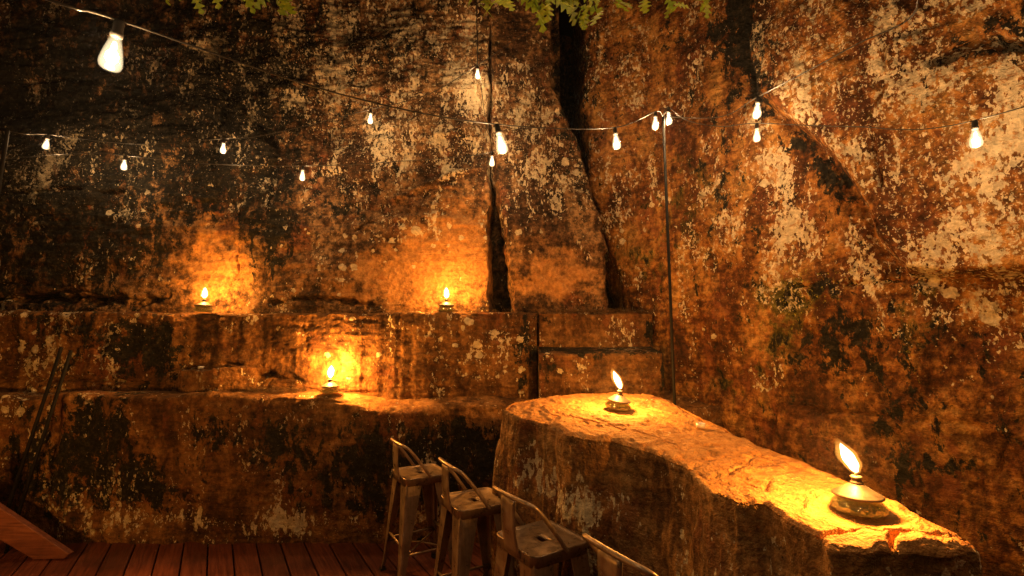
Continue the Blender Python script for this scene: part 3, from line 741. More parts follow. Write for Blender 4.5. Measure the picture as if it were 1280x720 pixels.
Dtop = Dtop + edge_drop
cr = [on_bar(*p)[:2] for p in ((925, 575), (945, 590), (960, 600), (955, 610))]
for pl_ in (((905, 590), (930, 585), (945, 570), (962, 577)), ((930, 600), (955, 608), (962, 598)), ((1003, 630), (1004, 615)), ((660, 508), (720, 512), (770, 520), (820, 528)), ((690, 518), (740, 528), (800, 545), (850, 560)), ((780, 515), (830, 524), (880, 545)), ((1120, 655), (1140, 652))):
    q = [tuple(on_bar(*p)[:2]) for p in pl_]
    d2 = seg_dist(P[..., 0] + 0.012 * fbm(P, 12, 3, 0.6), P[..., 1] + 0.012 * fbm(P, 12, 3, 0.6, 4.0), q)
    Dtop = Dtop - 0.014 * (1 - sstep(0, 0.014, d2))
for pl_, dep in ((((1020, 672), (1050, 668), (1079, 661), (1119, 672), (1170, 676), (1212, 669)), 0.05), (((1119, 672), (1114, 680), (1118, 694)), 0.04)):
    q = [tuple(on_bar(*p)[:2]) for p in pl_]
    d2 = seg_dist(P[..., 0] + 0.010 * fbm(P, 14, 4, 0.6), P[..., 1] + 0.010 * fbm(P, 14, 4, 0.6, 4.0), q)
    Dtop = Dtop - dep * (1 - sstep(0.003, 0.013, d2))
lampspots = [on_bar(772, 512)[:2], on_bar(1074, 641)[:2]]
for sx, sy in lampspots:
    r = np.hypot(P[..., 0] - sx, P[..., 1] - sy); Dtop = Dtop * sstep(0.07, 0.16, r)
P = P + N * np.where(side, Dside, Dtop)[..., None]
fx, fz = P[..., 0], P[..., 2]
def b3(lst):
    r = np.zeros(P.shape[:2])
    for (px, py, rad, w) in lst:
        d = ray(px, py); o = np.array([0, 0, H_CAM])
        # nearest visible surface point of the bar along that sight line
        v = P - o; tpar = v @ d / d.dot(d); perp = np.linalg.norm(v - tpar[..., None] * d, axis=-1)
        ok = perp < 0.06
        if not ok.any(): continue
        tmin = tpar[ok].min(); c = o + d * (tmin + 0.03)
        r += w * np.exp(-(np.linalg.norm(P - c, axis=-1) / rad) ** 2)
    return r
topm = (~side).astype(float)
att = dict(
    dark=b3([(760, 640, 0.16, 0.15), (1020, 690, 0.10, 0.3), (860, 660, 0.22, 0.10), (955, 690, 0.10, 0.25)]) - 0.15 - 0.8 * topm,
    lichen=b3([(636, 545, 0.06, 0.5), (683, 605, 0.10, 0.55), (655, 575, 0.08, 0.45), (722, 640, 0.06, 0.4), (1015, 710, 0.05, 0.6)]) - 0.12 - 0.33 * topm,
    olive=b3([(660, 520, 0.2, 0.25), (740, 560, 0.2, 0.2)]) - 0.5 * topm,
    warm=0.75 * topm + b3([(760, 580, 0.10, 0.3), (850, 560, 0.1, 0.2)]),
    rosette=b3([(683, 605, 0.12, 0.6), (1180, 705, 0.1, 0.6)]) * (1 - topm), yellow=np.zeros(P.shape[:2]))
bar = empty('stone_bar', (float(cen[0]), float(cen[1]), 0))
tag(bar, 'long natural sandstone slab used as a bar beside the metal stools', 'stone bar')
def to_parent(o, par): o.parent = par; o.matrix_parent_inverse = Matrix.Translation(-par.location); return o
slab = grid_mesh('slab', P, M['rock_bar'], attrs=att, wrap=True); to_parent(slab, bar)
# boulder against the end of the bar
def boulder(c, s, off, label):
    nu_, nv_ = 60, 40; u_ = np.linspace(0, 2 * math.pi, nu_, endpoint=False); v_ = np.linspace(-math.pi / 2, math.pi / 2, nv_)
    U, Vv = np.meshgrid(u_, v_, indexing='ij')
    sg = lambda a, p: np.sign(a) * np.abs(a) ** p
    Q = np.stack([sg(np.cos(Vv), .5) * sg(np.cos(U), .6) * s[0], sg(np.cos(Vv), .5) * sg(np.sin(U), .6) * s[1], sg(np.sin(Vv), .6) * s[2]], -1) + np.array(c)
    Q = Q + (Q - np.array(c)) * (0.10 * fbm(Q, 3.0, 5, 0.6, off))[..., None]
    z0 = np.zeros(U.shape)
    return tag(grid_mesh('boulder', Q, M['rock_bar'], attrs=dict(dark=z0 + 0.05, lichen=z0, olive=z0, warm=z0, rosette=z0, yellow=z0), wrap=True), label, 'boulder')
bp = at_y(640, 600, 3.42)
boulder((bp[0] + 0.01, 3.36, 0.50), (0.15, 0.18, 0.62), 7.0, 'upright boulder leaning against the far end of the stone bar')

# ------------------------------------------------------------------ oil lamps
def flame_mesh(h, w, lean, seed):
    """teardrop built along a bent axis"""
    r_ = random.Random(seed); V = []; F = []; n_, m_ = 16, 14
    for i in range(m_ + 1):
        t_ = i / m_
        rad = w * (math.sin(math.pi * min(1, t_ ** 0.72)) ** 0.85) if 0 < i < m_ else 0.0004
        cx = lean[0] * h * (t_ ** 1.25); cy = lean[1] * h * (t_ ** 1.25)
        for j in range(n_):
            a = 2 * math.pi * j / n_
            k = 1 + 0.16 * math.sin(2 * a + seed + 5 * t_) + 0.10 * math.sin(5 * t_ * 3 + 3 * a + seed)
            V.append((cx + rad * k * math.cos(a), cy + rad * k * math.sin(a), h * t_))
    for i in range(m_):
        for j in range(n_): F.append((i*n_+j, i*n_+(j+1) % n_, (i+1)*n_+(j+1) % n_, (i+1)*n_+j))
    F.append(tuple(range(n_))[::-1]); F.append(tuple(range(m_*n_, (m_+1)*n_)))
    return V, F
def oil_lamp(loc, lean, label, seed, h=0.135, w=0.038, tilt=(0, 0), power=1.0):
    L = empty('oil_lamp', tuple(loc), random.Random(seed).uniform(0, 6)); L.rotation_euler = (tilt[0], tilt[1], 0)
    tag(L, label, 'oil lamp', 'oil lamps burning on the rocks')
    lathe('glass_bowl', [(0.0, 0.002), (0.050, 0.0), (0.076, 0.005), (0.088, 0.017), (0.085, 0.031), (0.064, 0.050), (0.044, 0.0555), (0.040, 0.0540), (0.060, 0.047), (0.080, 0.030), (0.083, 0.018), (0.072, 0.009), (0.048, 0.005), (0.0, 0.006)], M['lamp_glass'], L)
    lathe('oil', [(0.0, 0.0070), (0.047, 0.0062), (0.070, 0.0105), (0.0805, 0.0185), (0.0790, 0.026), (0.0, 0.026)], M['oil'], L)
    cap = lathe('cap', [(0.0, 0.056), (0.040, 0.056), (0.073, 0.055), (0.079, 0.058), (0.0795, 0.062), (0.075, 0.066), (0.053, 0.078), (0.034, 0.092), (0.018, 0.101), (0.0, 0.102)], M['pewter'], L, 40)
    lathe('wick_holder', [(0.0, 0.100), (0.020, 0.100), (0.0205, 0.106), (0.016, 0.109), (0.0155, 0.117), (0.019, 0.120), (0.019, 0.125), (0.015, 0.128), (0.0, 0.128)], M['pewter'], cap, 20)
    tube('wick', [(0, 0, 0.126), (0.001, 0.001, 0.142)], 0.005, M['earth'], cap, 6)
    V, F = flame_mesh(h, w, lean, seed)
    fl = mesh('flame', [(a, b, c + 0.132) for a, b, c in V], F, M['flame'], L)
    V, F = flame_mesh(h * 0.82, w * 0.60, lean, seed)
    mesh('flame_core', [(a, b, c + 0.137) for a, b, c in V], F, M['flame_core'], fl)
    ld = bpy.data.lights.new('flame_light', 'POINT'); ld.energy = FLAME_W * power; ld.color = FLAME_C; ld.shadow_soft_size = 0.035
    lo = bpy.data.objects.new('flame_light', ld); COL.objects.link(lo); lo.parent = L
    lo.location = (lean[0] * h * 0.6, lean[1] * h * 0.6, 0.132 + h * 0.58)
    return L
def top_hit(px, py, Y): return at_y(px, py, Y)
la = at_y(254, 391, 4.55); la[2] = z_mid + 0.012
oil_lamp(la, (0.0, 0.0), 'small burning oil lamp on the upper ledge before a bare orange patch', 1, h=0.13, w=0.040, power=0.85)
lb = at_y(558, 390, 4.55); lb[2] = z_mid + 0.012
oil_lamp(lb, (-0.05, 0.0), 'small burning oil lamp on the upper ledge beside the narrow crack', 2, h=0.13, w=0.042, power=0.95)
lc = at_y(412, 492, 4.31); lc[2] = z_low + 0.016
oil_lamp(lc, (0.05, 0.0), 'small burning oil lamp on the lower ledge between two long rock steps', 3, h=0.14, w=0.046, power=1.9)
ld_ = on_bar(772, 512); ld_[2] += 0.002
oil_lamp(ld_, (-0.50, 0.1), 'tilted burning oil lamp on the wide end of the stone bar near the pole', 4, h=0.14, tilt=(0.10, 0.13), power=1.25)
le = on_bar(1074, 641); le[2] += 0.002
oil_lamp(le, (-0.42, 0.05), 'burning oil lamp with conical metal cap on the narrow end of the stone bar', 5, h=0.13, w=0.036, power=1.05)

# unseen table and two lamps added to light the deck, stools and low ledge
tb = empty('added_side_table', (-4.05, 2.15, 0)); tag(tb, 'low square timber table added out of view to carry two oil lamps', 'table')
for k in range(5):
    V, F = box_verts((0, -0.28 + 0.14 * k, 0.70), (0.70, 0.132, 0.03)); mesh('table_board', V, F, M['timber'], tb, smooth=False)
for sx in (-1, 1):
    for sy in (-1, 1): V, F = box_verts((sx * 0.29, sy * 0.29, 0.34), (0.06, 0.06, 0.688)); mesh('leg', V, F, M['timber'], tb, smooth=False)
    V, F = box_verts((sx * 0.29, 0, 0.655), (0.04, 0.52, 0.055)); mesh('apron', V, F, M['timber'], tb, smooth=False)
oil_lamp((-4.15, 2.30, 0.7155), (0.05, 0.0), 'added burning oil lamp on the unseen timber table, nearer the ledges', 6, power=0.8)
oil_lamp((-3.90, 1.98, 0.7155), (-0.05, 0.05), 'added burning oil lamp on the unseen timber table, further from the ledges', 7, power=0.8)
# tea lights / cups
def tealight(loc, label, lit):
    T = lathe('tealight', [(0.0, 0.001), (0.019, 0.0), (0.0195, 0.018), (0.0185, 0.018), (0.018, 0.010), (0.0, 0.010)], M['tin'], None, 20)
    T.scale = (1.35, 1.35, 1.35); T.location = tuple(loc); tag(T, label, 'tea light'); return T
pz = at_y(251, 462, 4.47); tealight((pz[0], 4.47, at_y(740, 462, 4.40)[2] + 0.004), 'tiny pale tea light cup on the thin stone shelf', False)
pc = on_bar(876, 536); tealight((pc[0], pc[1], pc[2] + 0.008), 'small white tea light cup on the stone bar between the two lamps', False)

# ------------------------------------------------------------------ pole, cables and bulbs
pb = at_y(843, 500, 3.72); pt = at_y(829, 146, 3.66)
pole = empty('light_pole', (pb[0] + 0.02, 3.72, 0.0)); tag(pole, 'tall thin black iron pole behind the stone bar holding up the light cables', 'pole')
o = tube('shaft', [(pb[0] + 0.02, 3.72, -0.03), tuple(pb), tuple(pt)], 0.012, M['iron'], None, 12); to_parent(o, pole)
o = tube('hook', [tuple(pt), (pt[0], pt[1], pt[2] + 0.02), (pt[0] + 0.03, pt[1] - 0.03, pt[2] + 0.035), (pt[0] + 0.05, pt[1] - 0.05, pt[2] + 0.01)], 0.005, M['iron'], None, 8, 5); to_parent(o, pole)

def cable(pts, label, r=0.0036):
    o = tube('light_cable', pts, r, M['cable'], None, 6, 10); tag(o, label, 'cable', 'cables of the string lights'); return o
proto_bulb = {}
def bulb(hang, label, tilt=(0, 0), length=0.10, lit=True):
    """hang: the point on the cable; the socket and glass hang below it"""
    B = empty('light_bulb', tuple(hang)); B.rotation_euler = (tilt[0], tilt[1], random.uniform(0, 6)) if False else (tilt[0], tilt[1], 0)
    tag(B, label, 'light bulb', 'bulbs of the string lights')
    if not proto_bulb:
        k = 1.0
        proto_bulb['socket'] = lathe('socket', [(0.0, 0.004), (0.009, 0.004), (0.0125, -0.002), (0.0135, -0.030), (0.0155, -0.034), (0.0155, -0.046), (0.0, -0.046)], M['rubber'], None, 18)
        proto_bulb['glass'] = lathe('glass', [(0.0, -0.044), (0.013, -0.045), (0.0145, -0.052), (0.018, -0.066), (0.024, -0.092), (0.0285, -0.118), (0.0285, -0.130), (0.025, -0.140), (0.015, -0.1465), (0.0, -0.148)][::-1], M['bulb_glass'], None, 24)
        proto_bulb['filament'] = lathe('filament', [(0.0, -0.060), (0.004, -0.062), (0.0065, -0.075), (0.009, -0.105), (0.0095, -0.122), (0.006, -0.130), (0.0, -0.132)], M['filament'], None, 12)
        for k_ in ('socket', 'glass', 'filament'): proto_bulb[k_].parent = B
    else:
        for k_ in ('socket', 'glass', 'filament'):
            c = proto_bulb[k_].copy(); COL.objects.link(c); c.parent = B
    if lit:
        l = bpy.data.lights.new('bulb_light', 'POINT'); l.energy = BULB_W; l.color = BULB_C; l.shadow_soft_size = 0.02
        lo = bpy.data.objects.new('bulb_light', l); COL.objects.link(lo); lo.parent = B; lo.location = (0, 0, -0.1)
    return B
def hangp(px, py, Y):   # socket top from the glass centre pixel
    p = at_y(px, py, Y); p[2] += 0.10; return p
# string A: from over the terrace down to the pole top
a1 = hangp(145, 67, 1.26); a2 = hangp(621, 181, 2.15); a3 = hangp(769, 178, 2.95); a4 = hangp(820, 155, 3.5)
a0 = at_y(62, 0, 1.08)
aL = np.array([-2.4, 0.35, 2.95]); 
cable([aL + (-1.2, -0.9, 0.6), aL + (-0.75, -0.56, 0.36), aL, (-1.72, 0.80, 2.70), a0, a1 + (0, 0, .004), (at_y(430, 119, 1.75)), a2 + (0, 0, .004), a3 + (0, 0, .004), a4 + (0, 0, .004), pt], 'black cable sagging from over the deck down to the pole top')
bulb(a1, 'large pear-shaped bulb hanging by itself in front of the blackened cliff', (0.10, 0.20))
bulb(a2, 'tilted bulb on the sagging cable in front of the narrow crack', (0.0, -0.22))
bulb(a3, 'bulb on the sagging cable in front of the dark fissure', (0, -0.08))
bulb(a4, 'bulb against the top of the black pole, on its fissure side', (0, 0.05))
bulb(aL, 'bulb over the deck on the sagging cable, well before the timber post')
aM = np.array([-1.72, 0.80, 2.70]); bulb(aM, 'bulb over the deck on the sagging cable, next to the large one')
bulb(aL + (-0.75, -0.56, 0.36), 'bulb over the deck at the outer end of the sagging cable')
# strings C and D: from the pole top across the right cliff
d0 = hangp(836, 149, 3.66); d1 = hangp(947, 170, 3.45); d2 = hangp(1221, 174, 2.35)
d3 = np.array([3.0, 1.35, 3.0]); d4 = np.array([3.1, 0.3, 3.15])
cable([pt, d0 + (0, 0, .004), at_y(858, 150, 3.62), at_y(900, 158, 3.55), d1 + (0, 0, .004), at_y(1060, 158, 2.95), d2 + (0, 0, .004), d3, d4, (3.75, -0.4, 3.5)], 'black cable strung level across the lichened cliff')
bulb(d0, 'small bulb against the top of the black pole, on its cliff side')
bulb(d1, 'small lower bulb of the close pair before the curved dark edge', (0, 0.06))
bulb(d2, 'clear bulb hanging alone before the bright lichened slab', (0, 0.05))
bulb(d3, 'bulb on the level cable past the lichened slab'); bulb(d4, 'bulb at the outer end of the level cable')
c1 = hangp(949, 139, 2.95); c2 = np.array([0.95, 1.25, 3.2]); c3 = np.array([1.1, -0.2, 3.3]); 
cable([pt, at_y(900, 146, 3.25), c1 + (0, 0, .004), at_y(1060, 61, 2.0), at_y(1148, 0, 1.55), c2, c3, (0.72, -1.1, 3.44), (0.3, -2.0, 3.6)], 'black cable climbing from the pole over the stone bar')
bulb(c1, 'upper bulb of the close pair before the curved dark edge', (0.05, 0.12))
bulb(c2, 'bulb over the stone bar on the climbing cable'); bulb(c3, 'bulb over the deck on the climbing cable'); bulb(np.array([0.72, -1.1, 3.44]), 'bulb at the outer end of the climbing cable')
# strings along the left cliff
e0 = hangp(59, 181, 4.35); e1 = hangp(279, 186, 4.40); f1 = hangp(155, 207, 4.5); f2 = hangp(378, 220, 4.45); f3 = hangp(615, 202, 4.45)
g1 = hangp(463, 149, 4.45); g2 = hangp(597, 93, 4.5)
cable([(-5.6, 3.6, 3.9), at_y(8, 163, 4.1), e0 + (0, 0, .004), at_y(170, 180, 4.4), e1 + (0, 0, .004), at_y(335, 168, 4.45), g1 + (0, 0, .004), at_y(535, 118, 4.5), g2 + (0, 0, .004), at_y(640, 52, 4.55), at_y(690, 15, 4.6), (0.6, 4.8, 5.6)], 'thin cable along the cliff climbing towards the fissure')
cable([(-5.8, 4.2, 3.4), at_y(100, 192, 4.45), f1 + (0, 0, .004), at_y(260, 205, 4.5), f2 + (0, 0, .004), at_y(480, 203, 4.48), f3 + (0, 0, .004), at_y(608, 160, 4.6), g2 + (0.01, 0.04, 0.0)], 'thin lower cable along the cliff ending in the narrow crack')
tube_o = tube('hanging_cable', [at_y(595, -20, 4.72), at_y(596, 30, 4.7), at_y(597, 84, 4.66)], 0.006, M['cable'], None, 6, 6)
tag(tube_o, 'dark vertical cable running down to the topmost small bulb', 'cable', 'cables of the string lights')
bulb(e0, 'small bulb on olive crust at the outer end of the cliff cable', (0, 0.1))
bulb(e1, 'small bright bulb before a black crusted part of the cliff')
bulb(f1, 'small bulb on the lower cliff cable above a pale lichen blotch')
bulb(f2, 'small bulb on the lower cliff cable above grey-brown rock')
bulb(f3, 'small bulb just under the tilted one at the narrow crack')
bulb(g1, 'small bulb by itself amid cream lichen on the cliff')
bulb(g2, 'topmost small bulb under the vertical cable beside the narrow crack')
# bent pipe support at the outer end of the cliff cable
p0 = at_y(8, 163, 4.05); pbt = at_y(-16, 300, 4.05)
pp = tube('cable_post', [(p0[0] - 0.18, 4.05, p0[2] + 0.01), (p0[0] - 0.06, 4.05, p0[2] + 0.012), tuple(p0), (p0[0] + 0.01, 4.05, p0[2] - 0.05), tuple(at_y(1, 215, 4.05)), tuple(pbt), (pbt[0] - 0.35, 4.05, -0.03)], 0.016, M['iron'], None, 10, 6)
tag(pp, 'bent iron pipe post holding the outer end of the cliff cable', 'post')

# ------------------------------------------------------------------ bar stools
def leg_mesh(sx, sy):
    """tapered angle-section leg, splayed outwards"""
    V = []; F = []; m = 9
    for i in range(m):
        t_ = i / (m - 1); zc = 0.735 * (1 - t_) + 0.0 * t_
        w = 0.090 * (1 - t_) ** 1.15 + 0.034; cx = 0.170 + 0.055 * t_; cy = 0.170 + 0.055 * t_
        if t_ > 0.93: cx += 0.008; cy += 0.008
        r = 0.020; th = 0.005
        outer = [(cx - w, cy), (cx - r, cy), (cx - 0.3 * r, cy - 0.3 * r), (cx, cy - r), (cx, cy - w)]
        inner = [(cx - th, cy - w), (cx - th, cy - r), (cx - th - 0.3 * r, cy - th - 0.3 * r), (cx - r, cy - th), (cx - w, cy - th)]
        for (a, b) in outer + inner: V.append((sx * a, sy * b, zc))
    for i in range(m - 1):
        for k in range(10):
            q = (i*10+k, i*10+(k+1) % 10, (i+1)*10+(k+1) % 10, (i+1)*10+k)
            F.append(q if sx * sy > 0 else q[::-1])
    top = tuple(range(10)); F.append(top[::-1] if sx * sy > 0 else top)
    bt = tuple(range((m-1)*10, m*10)); F.append(bt if sx * sy > 0 else bt[::-1])
    return V, F
def rrect(a, b, r, n_=6):
    out = []
    for (cx, cy, t0) in ((a - r, b - r, 0), (-a + r, b - r, 90), (-a + r, -b + r, 180), (a - r, -b + r, 270)):
        for k in range(n_ + 1):
            th = math.radians(t0 + 90 * k / n_); out.append((cx + r * math.cos(th), cy + r * math.sin(th)))
    return out
def make_stool(label):
    S = empty('bar_stool'); tag(S, label, 'bar stool', 'metal stools along the stone bar')
    # seat pan: skirt, rolled rim, recessed top with a hand hole
    rings = [(0.176, -0.052, 0.040), (0.178, -0.008, 0.042), (0.181, -0.002, 0.044), (0.180, 0.003, 0.044), (0.174, 0.004, 0.042), (0.168, 0.0, 0.040), (0.162, -0.005, 0.036), (0.158, -0.0065, 0.036), (0.060, -0.0075, 0.02), (0.050, -0.0075, 0.016)]
    V = []; F = []
    n_ = 28
    for (a, zc, r) in rings:
        for (x, y) in rrect(a, a, r): V.append((x, y, 0.76 + zc))
    hole = []
    for k in range(n_):
        x, y = rrect(0.050, 0.050, 0.016)[k]; th = math.atan2(y, x)
        hole.append((0.020 * math.cos(th) * (1.0 - 0.3 * math.sin(th)), 0.038 * math.sin(th), 0.7525))
    V += hole; V += [(x, y, 0.742) for x, y, _ in hole]
    for i in range(len(rings) + 1):
        for k in range(n_): F.append((i*n_+k, i*n_+(k+1) % n_, (i+1)*n_+(k+1) % n_, (i+1)*n_+k))
    seat = mesh('seat', V, F, M['gunmetal'], S)
    es = seat.modifiers.new('crease', 'EDGE_SPLIT'); es.split_angle = math.radians(38)
    md = seat.modifiers.new('thickness', 'SOLIDIFY'); md.thickness = 0.003; md.offset = -1
    for sx in (-1, 1):
        for sy in (-1, 1):
            V, F = leg_mesh(sx, sy); lg = mesh('leg', V, F, M['gunmetal'], S, smooth=False)
            c = (sx * 0.214, sy * 0.214, 0.010); V, F = box_verts(c, (0.040, 0.040, 0.020)); mesh('foot_cap', V, F, M['rubber'], lg, smooth=False)
    q = lambda zc: 0.170 + 0.055 * (1 - zc / 0.735) - 0.012
    for s in (-1, 1):
        a = q(0.24); tube('foot_rail', [(-a, s * a, 0.24), (a, s * a, 0.24)], 0.009, M['gunmetal'], S, 10)
        a = q(0.30); tube('foot_rail', [(s * a, -a, 0.30), (s * a, a, 0.30)], 0.009, M['gunmetal'], S, 10)
    a = q(0.20)
    tube('cross_brace', [(-a, -a, 0.22), (0, 0, 0.225), (a, a, 0.22)], 0.007, M['gunmetal'], S, 8)
    tube('cross_brace', [(-a, a, 0.22), (0, 0, 0.240), (a, -a, 0.22)], 0.007, M['gunmetal'], S, 8)
    br = [(0.015, -0.186, 0.752), (0.0, -0.188, 0.775), (-0.075, -0.188, 0.875), (-0.150, -0.184, 0.965), (-0.185, -0.165, 0.993), (-0.200, -0.110, 1.000), (-0.207, 0.0, 1.003), (-0.200, 0.110, 1.000), (-0.185, 0.165, 0.993), (-0.150, 0.184, 0.965), (-0.075, 0.188, 0.875), (0.0, 0.188, 0.775), (0.015, 0.186, 0.752)]
    rail = tube('back_rail', br, 0.0115, M['gunmetal'], S, 10, 6)
    for s in (-1, 1): 
        bo = lathe('bolt', [(0, 0.008), (0.008, 0.006), (0.009, 0.0), (0, 0)], M['pewter'], rail, 10); bo.location = (0.018, s * 0.184, 0.762)
    V = []; F = []
    for i in range(9):
        t_ = i / 8; zc = 0.722 + t_ * (1.0 - 0.722); xc = -0.180 - 0.024 * t_ - 0.012 * math.sin(math.pi * t_)
        w = 0.070 - 0.008 * math.sin(math.pi * t_)
        for y, dx in ((-w, 0.004), (-w * 0.6, 0.0), (w * 0.6, 0.0), (w, 0.004), (w, 0.008), (w * 0.6, 0.004), (-w * 0.6, 0.004), (-w, 0.008)): V.append((xc + dx - 0.004, y, zc))
    for i in range(8):
        for k in range(8): F.append((i*8+k, i*8+(k+1) % 8, (i+1)*8+(k+1) % 8, (i+1)*8+k))
    F.append(tuple(range(8))[::-1]); F.append(tuple(range(64, 72)))
    mesh('back_splat', V, F, M['gunmetal'], S)
    return S
def copy_tree(o, parent=None):
    c = o.copy(); COL.objects.link(c); c.parent = parent
    for ch in list(o.children): copy_tree(ch, c)
    return c
fwd = np.array([0.86, 0.51]); ang0 = math.atan2(fwd[1], fwd[0])
st_spec = [((490, 548), 0.00, 'metal bar stool at the wide far end of the stone bar, by the ledges'),
           ((550, 572), -0.06, 'metal bar stool next to the one by the ledges, second along the bar'),
           ((618, 608), 0.04, 'metal bar stool third along the bar from the ledges'),
           ((731, 668), -0.02, 'metal bar stool at the narrow end of the stone bar')]
proto = None
for (px, dr, lab) in st_spec:
    c = at_z(*px, 1.0)[:2]; a = ang0 + dr
    f_ = np.array([math.cos(a), math.sin(a)]); l_ = np.array([-f_[1], f_[0]])
    ctr = c + f_ * 0.185 - l_ * 0.165
    if proto is None: proto = make_stool(lab); s = proto
    else: s = copy_tree(proto)
    s['label'] = lab; s.location = (ctr[0], ctr[1], 0.0); s.rotation_euler = (0, 0, a)

# ------------------------------------------------------------------ timber brace, post and leaning rods
def beam(name, A, B, w, th, mat, label, cat, side=(0, 1, 0)):
    A = np.array(A, float); B = np.array(B, float); d = B - A; L = np.linalg.norm(d); d /= L
    s = np.array(side, float); s -= d * s.dot(d); s /= np.linalg.norm(s); n_ = np.cross(d, s)
    V = []; b = 0.006
    for x in (0, L):
        for (i, j) in ((-w/2, -th/2 + b), (-w/2 + b, -th/2), (w/2 - b, -th/2), (w/2, -th/2 + b), (w/2, th/2 - b), (w/2 - b, th/2), (-w/2 + b, th/2), (-w/2, th/2 - b)): V.append((x, i, j))
    F = [tuple(range(8))[::-1], tuple(range(8, 16))] + [(k, (k+1) % 8, 8 + (k+1) % 8, 8 + k) for k in range(8)]
    o = mesh(name, V, F, mat, None, smooth=False)
    o.matrix_world = Matrix(((d[0], n_[0], s[0], A[0]), (d[1], n_[1], s[1], A[1]), (d[2], n_[2], s[2], A[2]), (0, 0, 0, 1)))
    return tag(o, label, cat)
bpts = [at_y(px, py, 4.04) for px, py in ((-60, 566), (0, 610), (92, 671), (86, 677), (48, 678), (0, 650), (-60, 606))]
zmin = min(p[2] for p in bpts)
for p in bpts: p[2] += 0.006 - zmin
bc = np.mean(bpts, 0); V = [tuple(p - bc + np.array([0, d, 0])) for d in (-0.025, 0.025) for p in bpts]
F = [tuple(range(7)), tuple(range(13, 6, -1))] + [(k, 7 + k, 7 + (k + 1) % 7, (k + 1) % 7) for k in range(7)]
br_ = mesh('timber_brace', V, F, M['timber'], None, smooth=False); br_.location = tuple(bc)
md = br_.modifiers.new('bevel', 'BEVEL'); md.width = 0.006; md.segments = 2
tag(br_, 'slanting reddish timber brace board on the deck against the post', 'board')
pw = at_y(-14, 640, 3.95); pw[0] -= 0.11; beam('timber_post', (pw[0], 3.95, 0.004), (pw[0], 3.95, 0.80), 0.14, 0.14, M['timber'], 'square reddish timber post beside the slanting brace', 'post')
def rod(pt_, pb_, label):
    A = at_y(*pt_, 4.15); B = at_y(*pb_, 4.11); B[2] = 0.02
    o = tube('metal_rod', [A, B], 0.014, M['iron'], None, 10); tag(o, label, 'metal rod', 'rods leaning on the rock')
rod((77, 434), (-6, 668), 'black metal rod leaning on the ledges above the timber brace')
rod((89, 438), (10, 668), 'shorter black metal rod leaning beside the other rod')

# ------------------------------------------------------------------ oak branch with lobed leaves
def oak_leaf_mesh(seed, L=0.125):
    r_ = random.Random(seed); lob = 4; prof = []
    n_ = 40
    for i in range(n_ + 1):
        t_ = i / n_
        env = math.sin(math.pi * min(1, t_ ** 0.85)) ** 0.7 * (0.55 + 0.55 * t_) if 0 < t_ < 1 else 0
        wv = 0.62 + 0.38 * math.cos(2 * math.pi * (t_ * lob + 0.45)); fine_ = 1 + 0.06 * math.sin(2 * math.pi * t_ * 13 + seed)
        prof.append((t_ * L + 0.12 * L * (wv - 0.6) * env, max(0.0008, 0.36 * L * env * wv * fine_)))
    V = []; F = []
    for i, (x, w) in enumerate(prof):
        t_ = i / n_; zc = -0.25 * L * t_ * t_
        V += [(x, w, zc - 0.10 * w), (t_ * L, 0, zc + 0.0), (x, -w, zc - 0.12 * w)]
    for i in range(n_):
        F += [(3*i, 3*i+1, 3*i+4, 3*i+3), (3*i+1, 3*i+2, 3*i+5, 3*i+4)]
    s = len(V); V += [(-0.02, 0.0015, 0.003), (0, 0.0015, 0), (0, -0.0015, 0), (-0.02, -0.0015, 0.003)]; F.append((s, s+1, s+2, s+3))
    me = bpy.data.meshes.new('leaf'); me.from_pydata(V, [], F); me.update(); me.materials.append(M['oak'])
    me.polygons.foreach_set('use_smooth', np.ones(len(F), bool)); return me
leafs = [oak_leaf_mesh(k) for k in range(4)]
lr = random.Random(11)
def branch(root, anchor, clusters, label):
    Bq = empty('oak_branch', tuple(root)); tag(Bq, label, 'branch', 'oak branches overhead')
    o = tube('limb', [root, (np.array(root) + np.array(anchor)) / 2 + np.array([0, 0, 0.12]), anchor], 0.02, M['bark'], None, 8, 8, [0.05, 0.03, 0.014]); to_parent(o, Bq)
    for (px, py, Y, n_, sp, size) in clusters:
        c = at_y(px, py, Y)
        st = np.array(anchor) if np.linalg.norm(np.array(anchor) - c) < 1.6 else np.array(anchor)
        o = tube('twig', [st, (st + c) / 2 + np.array([0, 0, 0.10]), c + np.array([0, 0, 0.02])], 0.004, M['bark'], None, 6, 5, [0.010, 0.005, 0.0025]); to_parent(o, Bq)
        for k in range(n_):
            lo = bpy.data.objects.new('leaf', leafs[lr.randrange(4)]); COL.objects.link(lo)
            p = c + np.array([lr.gauss(0, sp), lr.gauss(0, sp * 0.6), abs(lr.gauss(0, 0.02))])
            lo.location = tuple(p); s_ = size * lr.uniform(0.8, 1.2); lo.scale = (s_, s_, s_)
            lo.rotation_euler = (lr.uniform(-1.0, 1.0), lr.uniform(-0.35, 0.75), lr.uniform(0, 6.28)); to_parent(lo, Bq)
branch((0.55, 4.95, 6.45), (0.32, 2.05, 3.42),
       [(612, 2, 1.9, 6, 0.05, 0.9), (640, -8, 1.95, 5, 0.05, 0.9), (690, 2, 2.0, 6, 0.05, 0.9), (722, 10, 2.0, 6, 0.05, 0.9), (745, 18, 2.0, 4, 0.03, 0.85), (660, 8, 1.95, 3, 0.04, 0.9), (800, 4, 2.1, 5, 0.04, 0.8), (845, 2, 2.1, 5, 0.04, 0.8), (890, 4, 2.1, 5, 0.035, 0.75)],
       'green oak branch hanging over the top of the fissure')
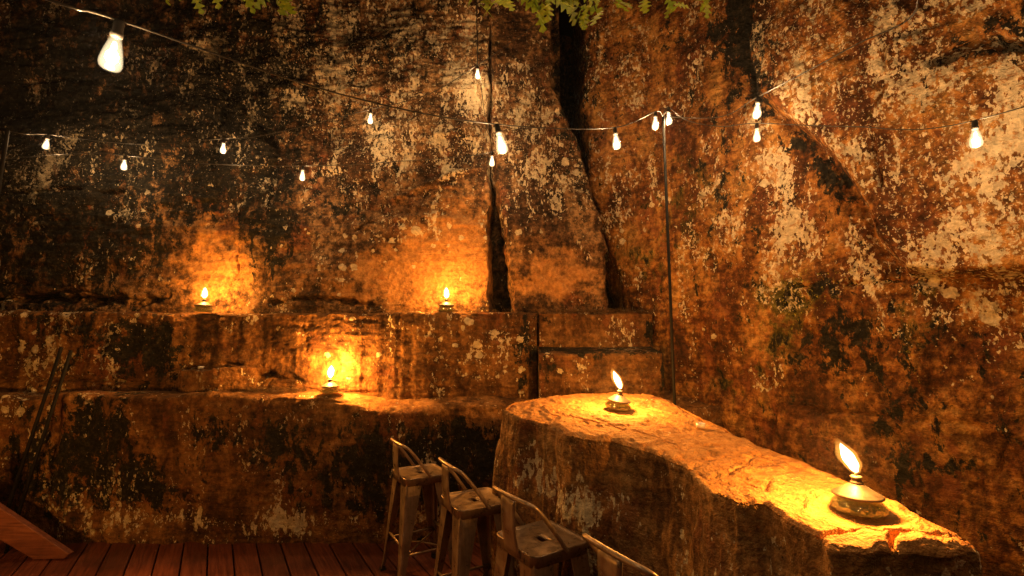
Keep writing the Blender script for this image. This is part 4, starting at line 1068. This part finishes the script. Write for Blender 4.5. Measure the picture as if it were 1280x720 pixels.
branch((-1.6, 5.0, 6.5), (-0.95, 2.0, 3.50),
       [(200, -14, 2.0, 4, 0.03, 0.8), (235, -10, 2.0, 3, 0.02, 0.8), (285, -14, 2.0, 4, 0.03, 0.8), (335, -4, 2.0, 5, 0.03, 0.85), (358, -8, 2.0, 3, 0.02, 0.8)],
       'green oak branch with few leaves hanging before the blackened cliff')

# ------------------------------------------------------------------ litter on the ledges
def needles(name, spots, label, n_each, L=(0.04, 0.10), seed=1):
    r_ = random.Random(seed); V = []; F = []
    for (x, y, z_, sx, sy) in spots:
        for _ in range(n_each):
            a = r_.uniform(0, 6.28); l = r_.uniform(*L); p = np.array([x + r_.gauss(0, sx), y + r_.gauss(0, sy), z_ + r_.uniform(0.0, 0.02)])
            d = np.array([math.cos(a), math.sin(a) * 0.6, r_.uniform(-0.15, 0.5)]); w = 0.0014
            s = len(V); m_ = p + d * l / 2 + np.array([0, 0, 0.01])
            for q in (p, m_, p + d * l): V += [tuple(q + np.array([0, 0, w])), tuple(q + np.array([w, -w, -w])), tuple(q + np.array([-w, w, -w]))]
            for i in range(2):
                for k in range(3): F.append((s+i*3+k, s+i*3+(k+1) % 3, s+(i+1)*3+(k+1) % 3, s+(i+1)*3+k))
    o = mesh(name, V, F, M['needles']); return tag(o, label, 'leaf litter', kind='stuff')
def spot(px, py, Y, zz_, sx=0.08, sy=0.04): p = at_y(px, py, Y); return (p[0], Y, zz_, sx, sy)
zblk = at_y(740, 391, 4.56)[2]
needles('dry_needles', [spot(x, 386, 4.66, zblk + 0.004) for x in range(690, 812, 10)], 'dry pine needles strewn on the stepped block', 26, seed=2)
needles('dry_needles', [spot(x, 388, 4.56, z_mid + 0.004, 0.10, 0.03) for x in range(420, 650, 16)], 'dry pine needles along the upper ledge', 8, seed=3)
needles('dry_needles', [spot(x, 488, 4.42, z_low + 0.012, 0.05, 0.04) for x in range(285, 380, 8)], 'dry pine needles heaped on the lower ledge', 26, seed=4)
rl = bpy.data.objects.new('fallen_leaf', oak_leaf_mesh(9, 0.10)); rl.data.materials.clear(); rl.data.materials.append(M['redleaf']); COL.objects.link(rl)
q = at_y(607, 511, 4.30); rl.location = (q[0], 4.28, q[2]); rl.rotation_euler = (0.5, -0.2, 0.4)
tag(rl, 'small red fallen leaf on the sloping lower ledge', 'leaf')

# ------------------------------------------------------------------ thin haze box added for a glow round flames and bulbs
V, F = box_verts((-1.0, 2.5, 3.3), (22.0, 14.0, 9.0))
hz = mesh('haze', V, F, None, None, smooth=False)
t = NT('glow_haze'); t.n.remove(t.b); pv = t.n.new('ShaderNodeVolumePrincipled'); pv.inputs['Density'].default_value = 0.0014
pv.inputs['Color'].default_value = (0.9, 0.9, 0.9, 1); pv.inputs['Anisotropy'].default_value = 0.80
t.l.new(pv.outputs[0], t.out.inputs['Volume']); hz.data.materials.append(t.m)
tag(hz, 'thin haze added to give the flames and bulbs a glow', 'haze', kind='stuff')
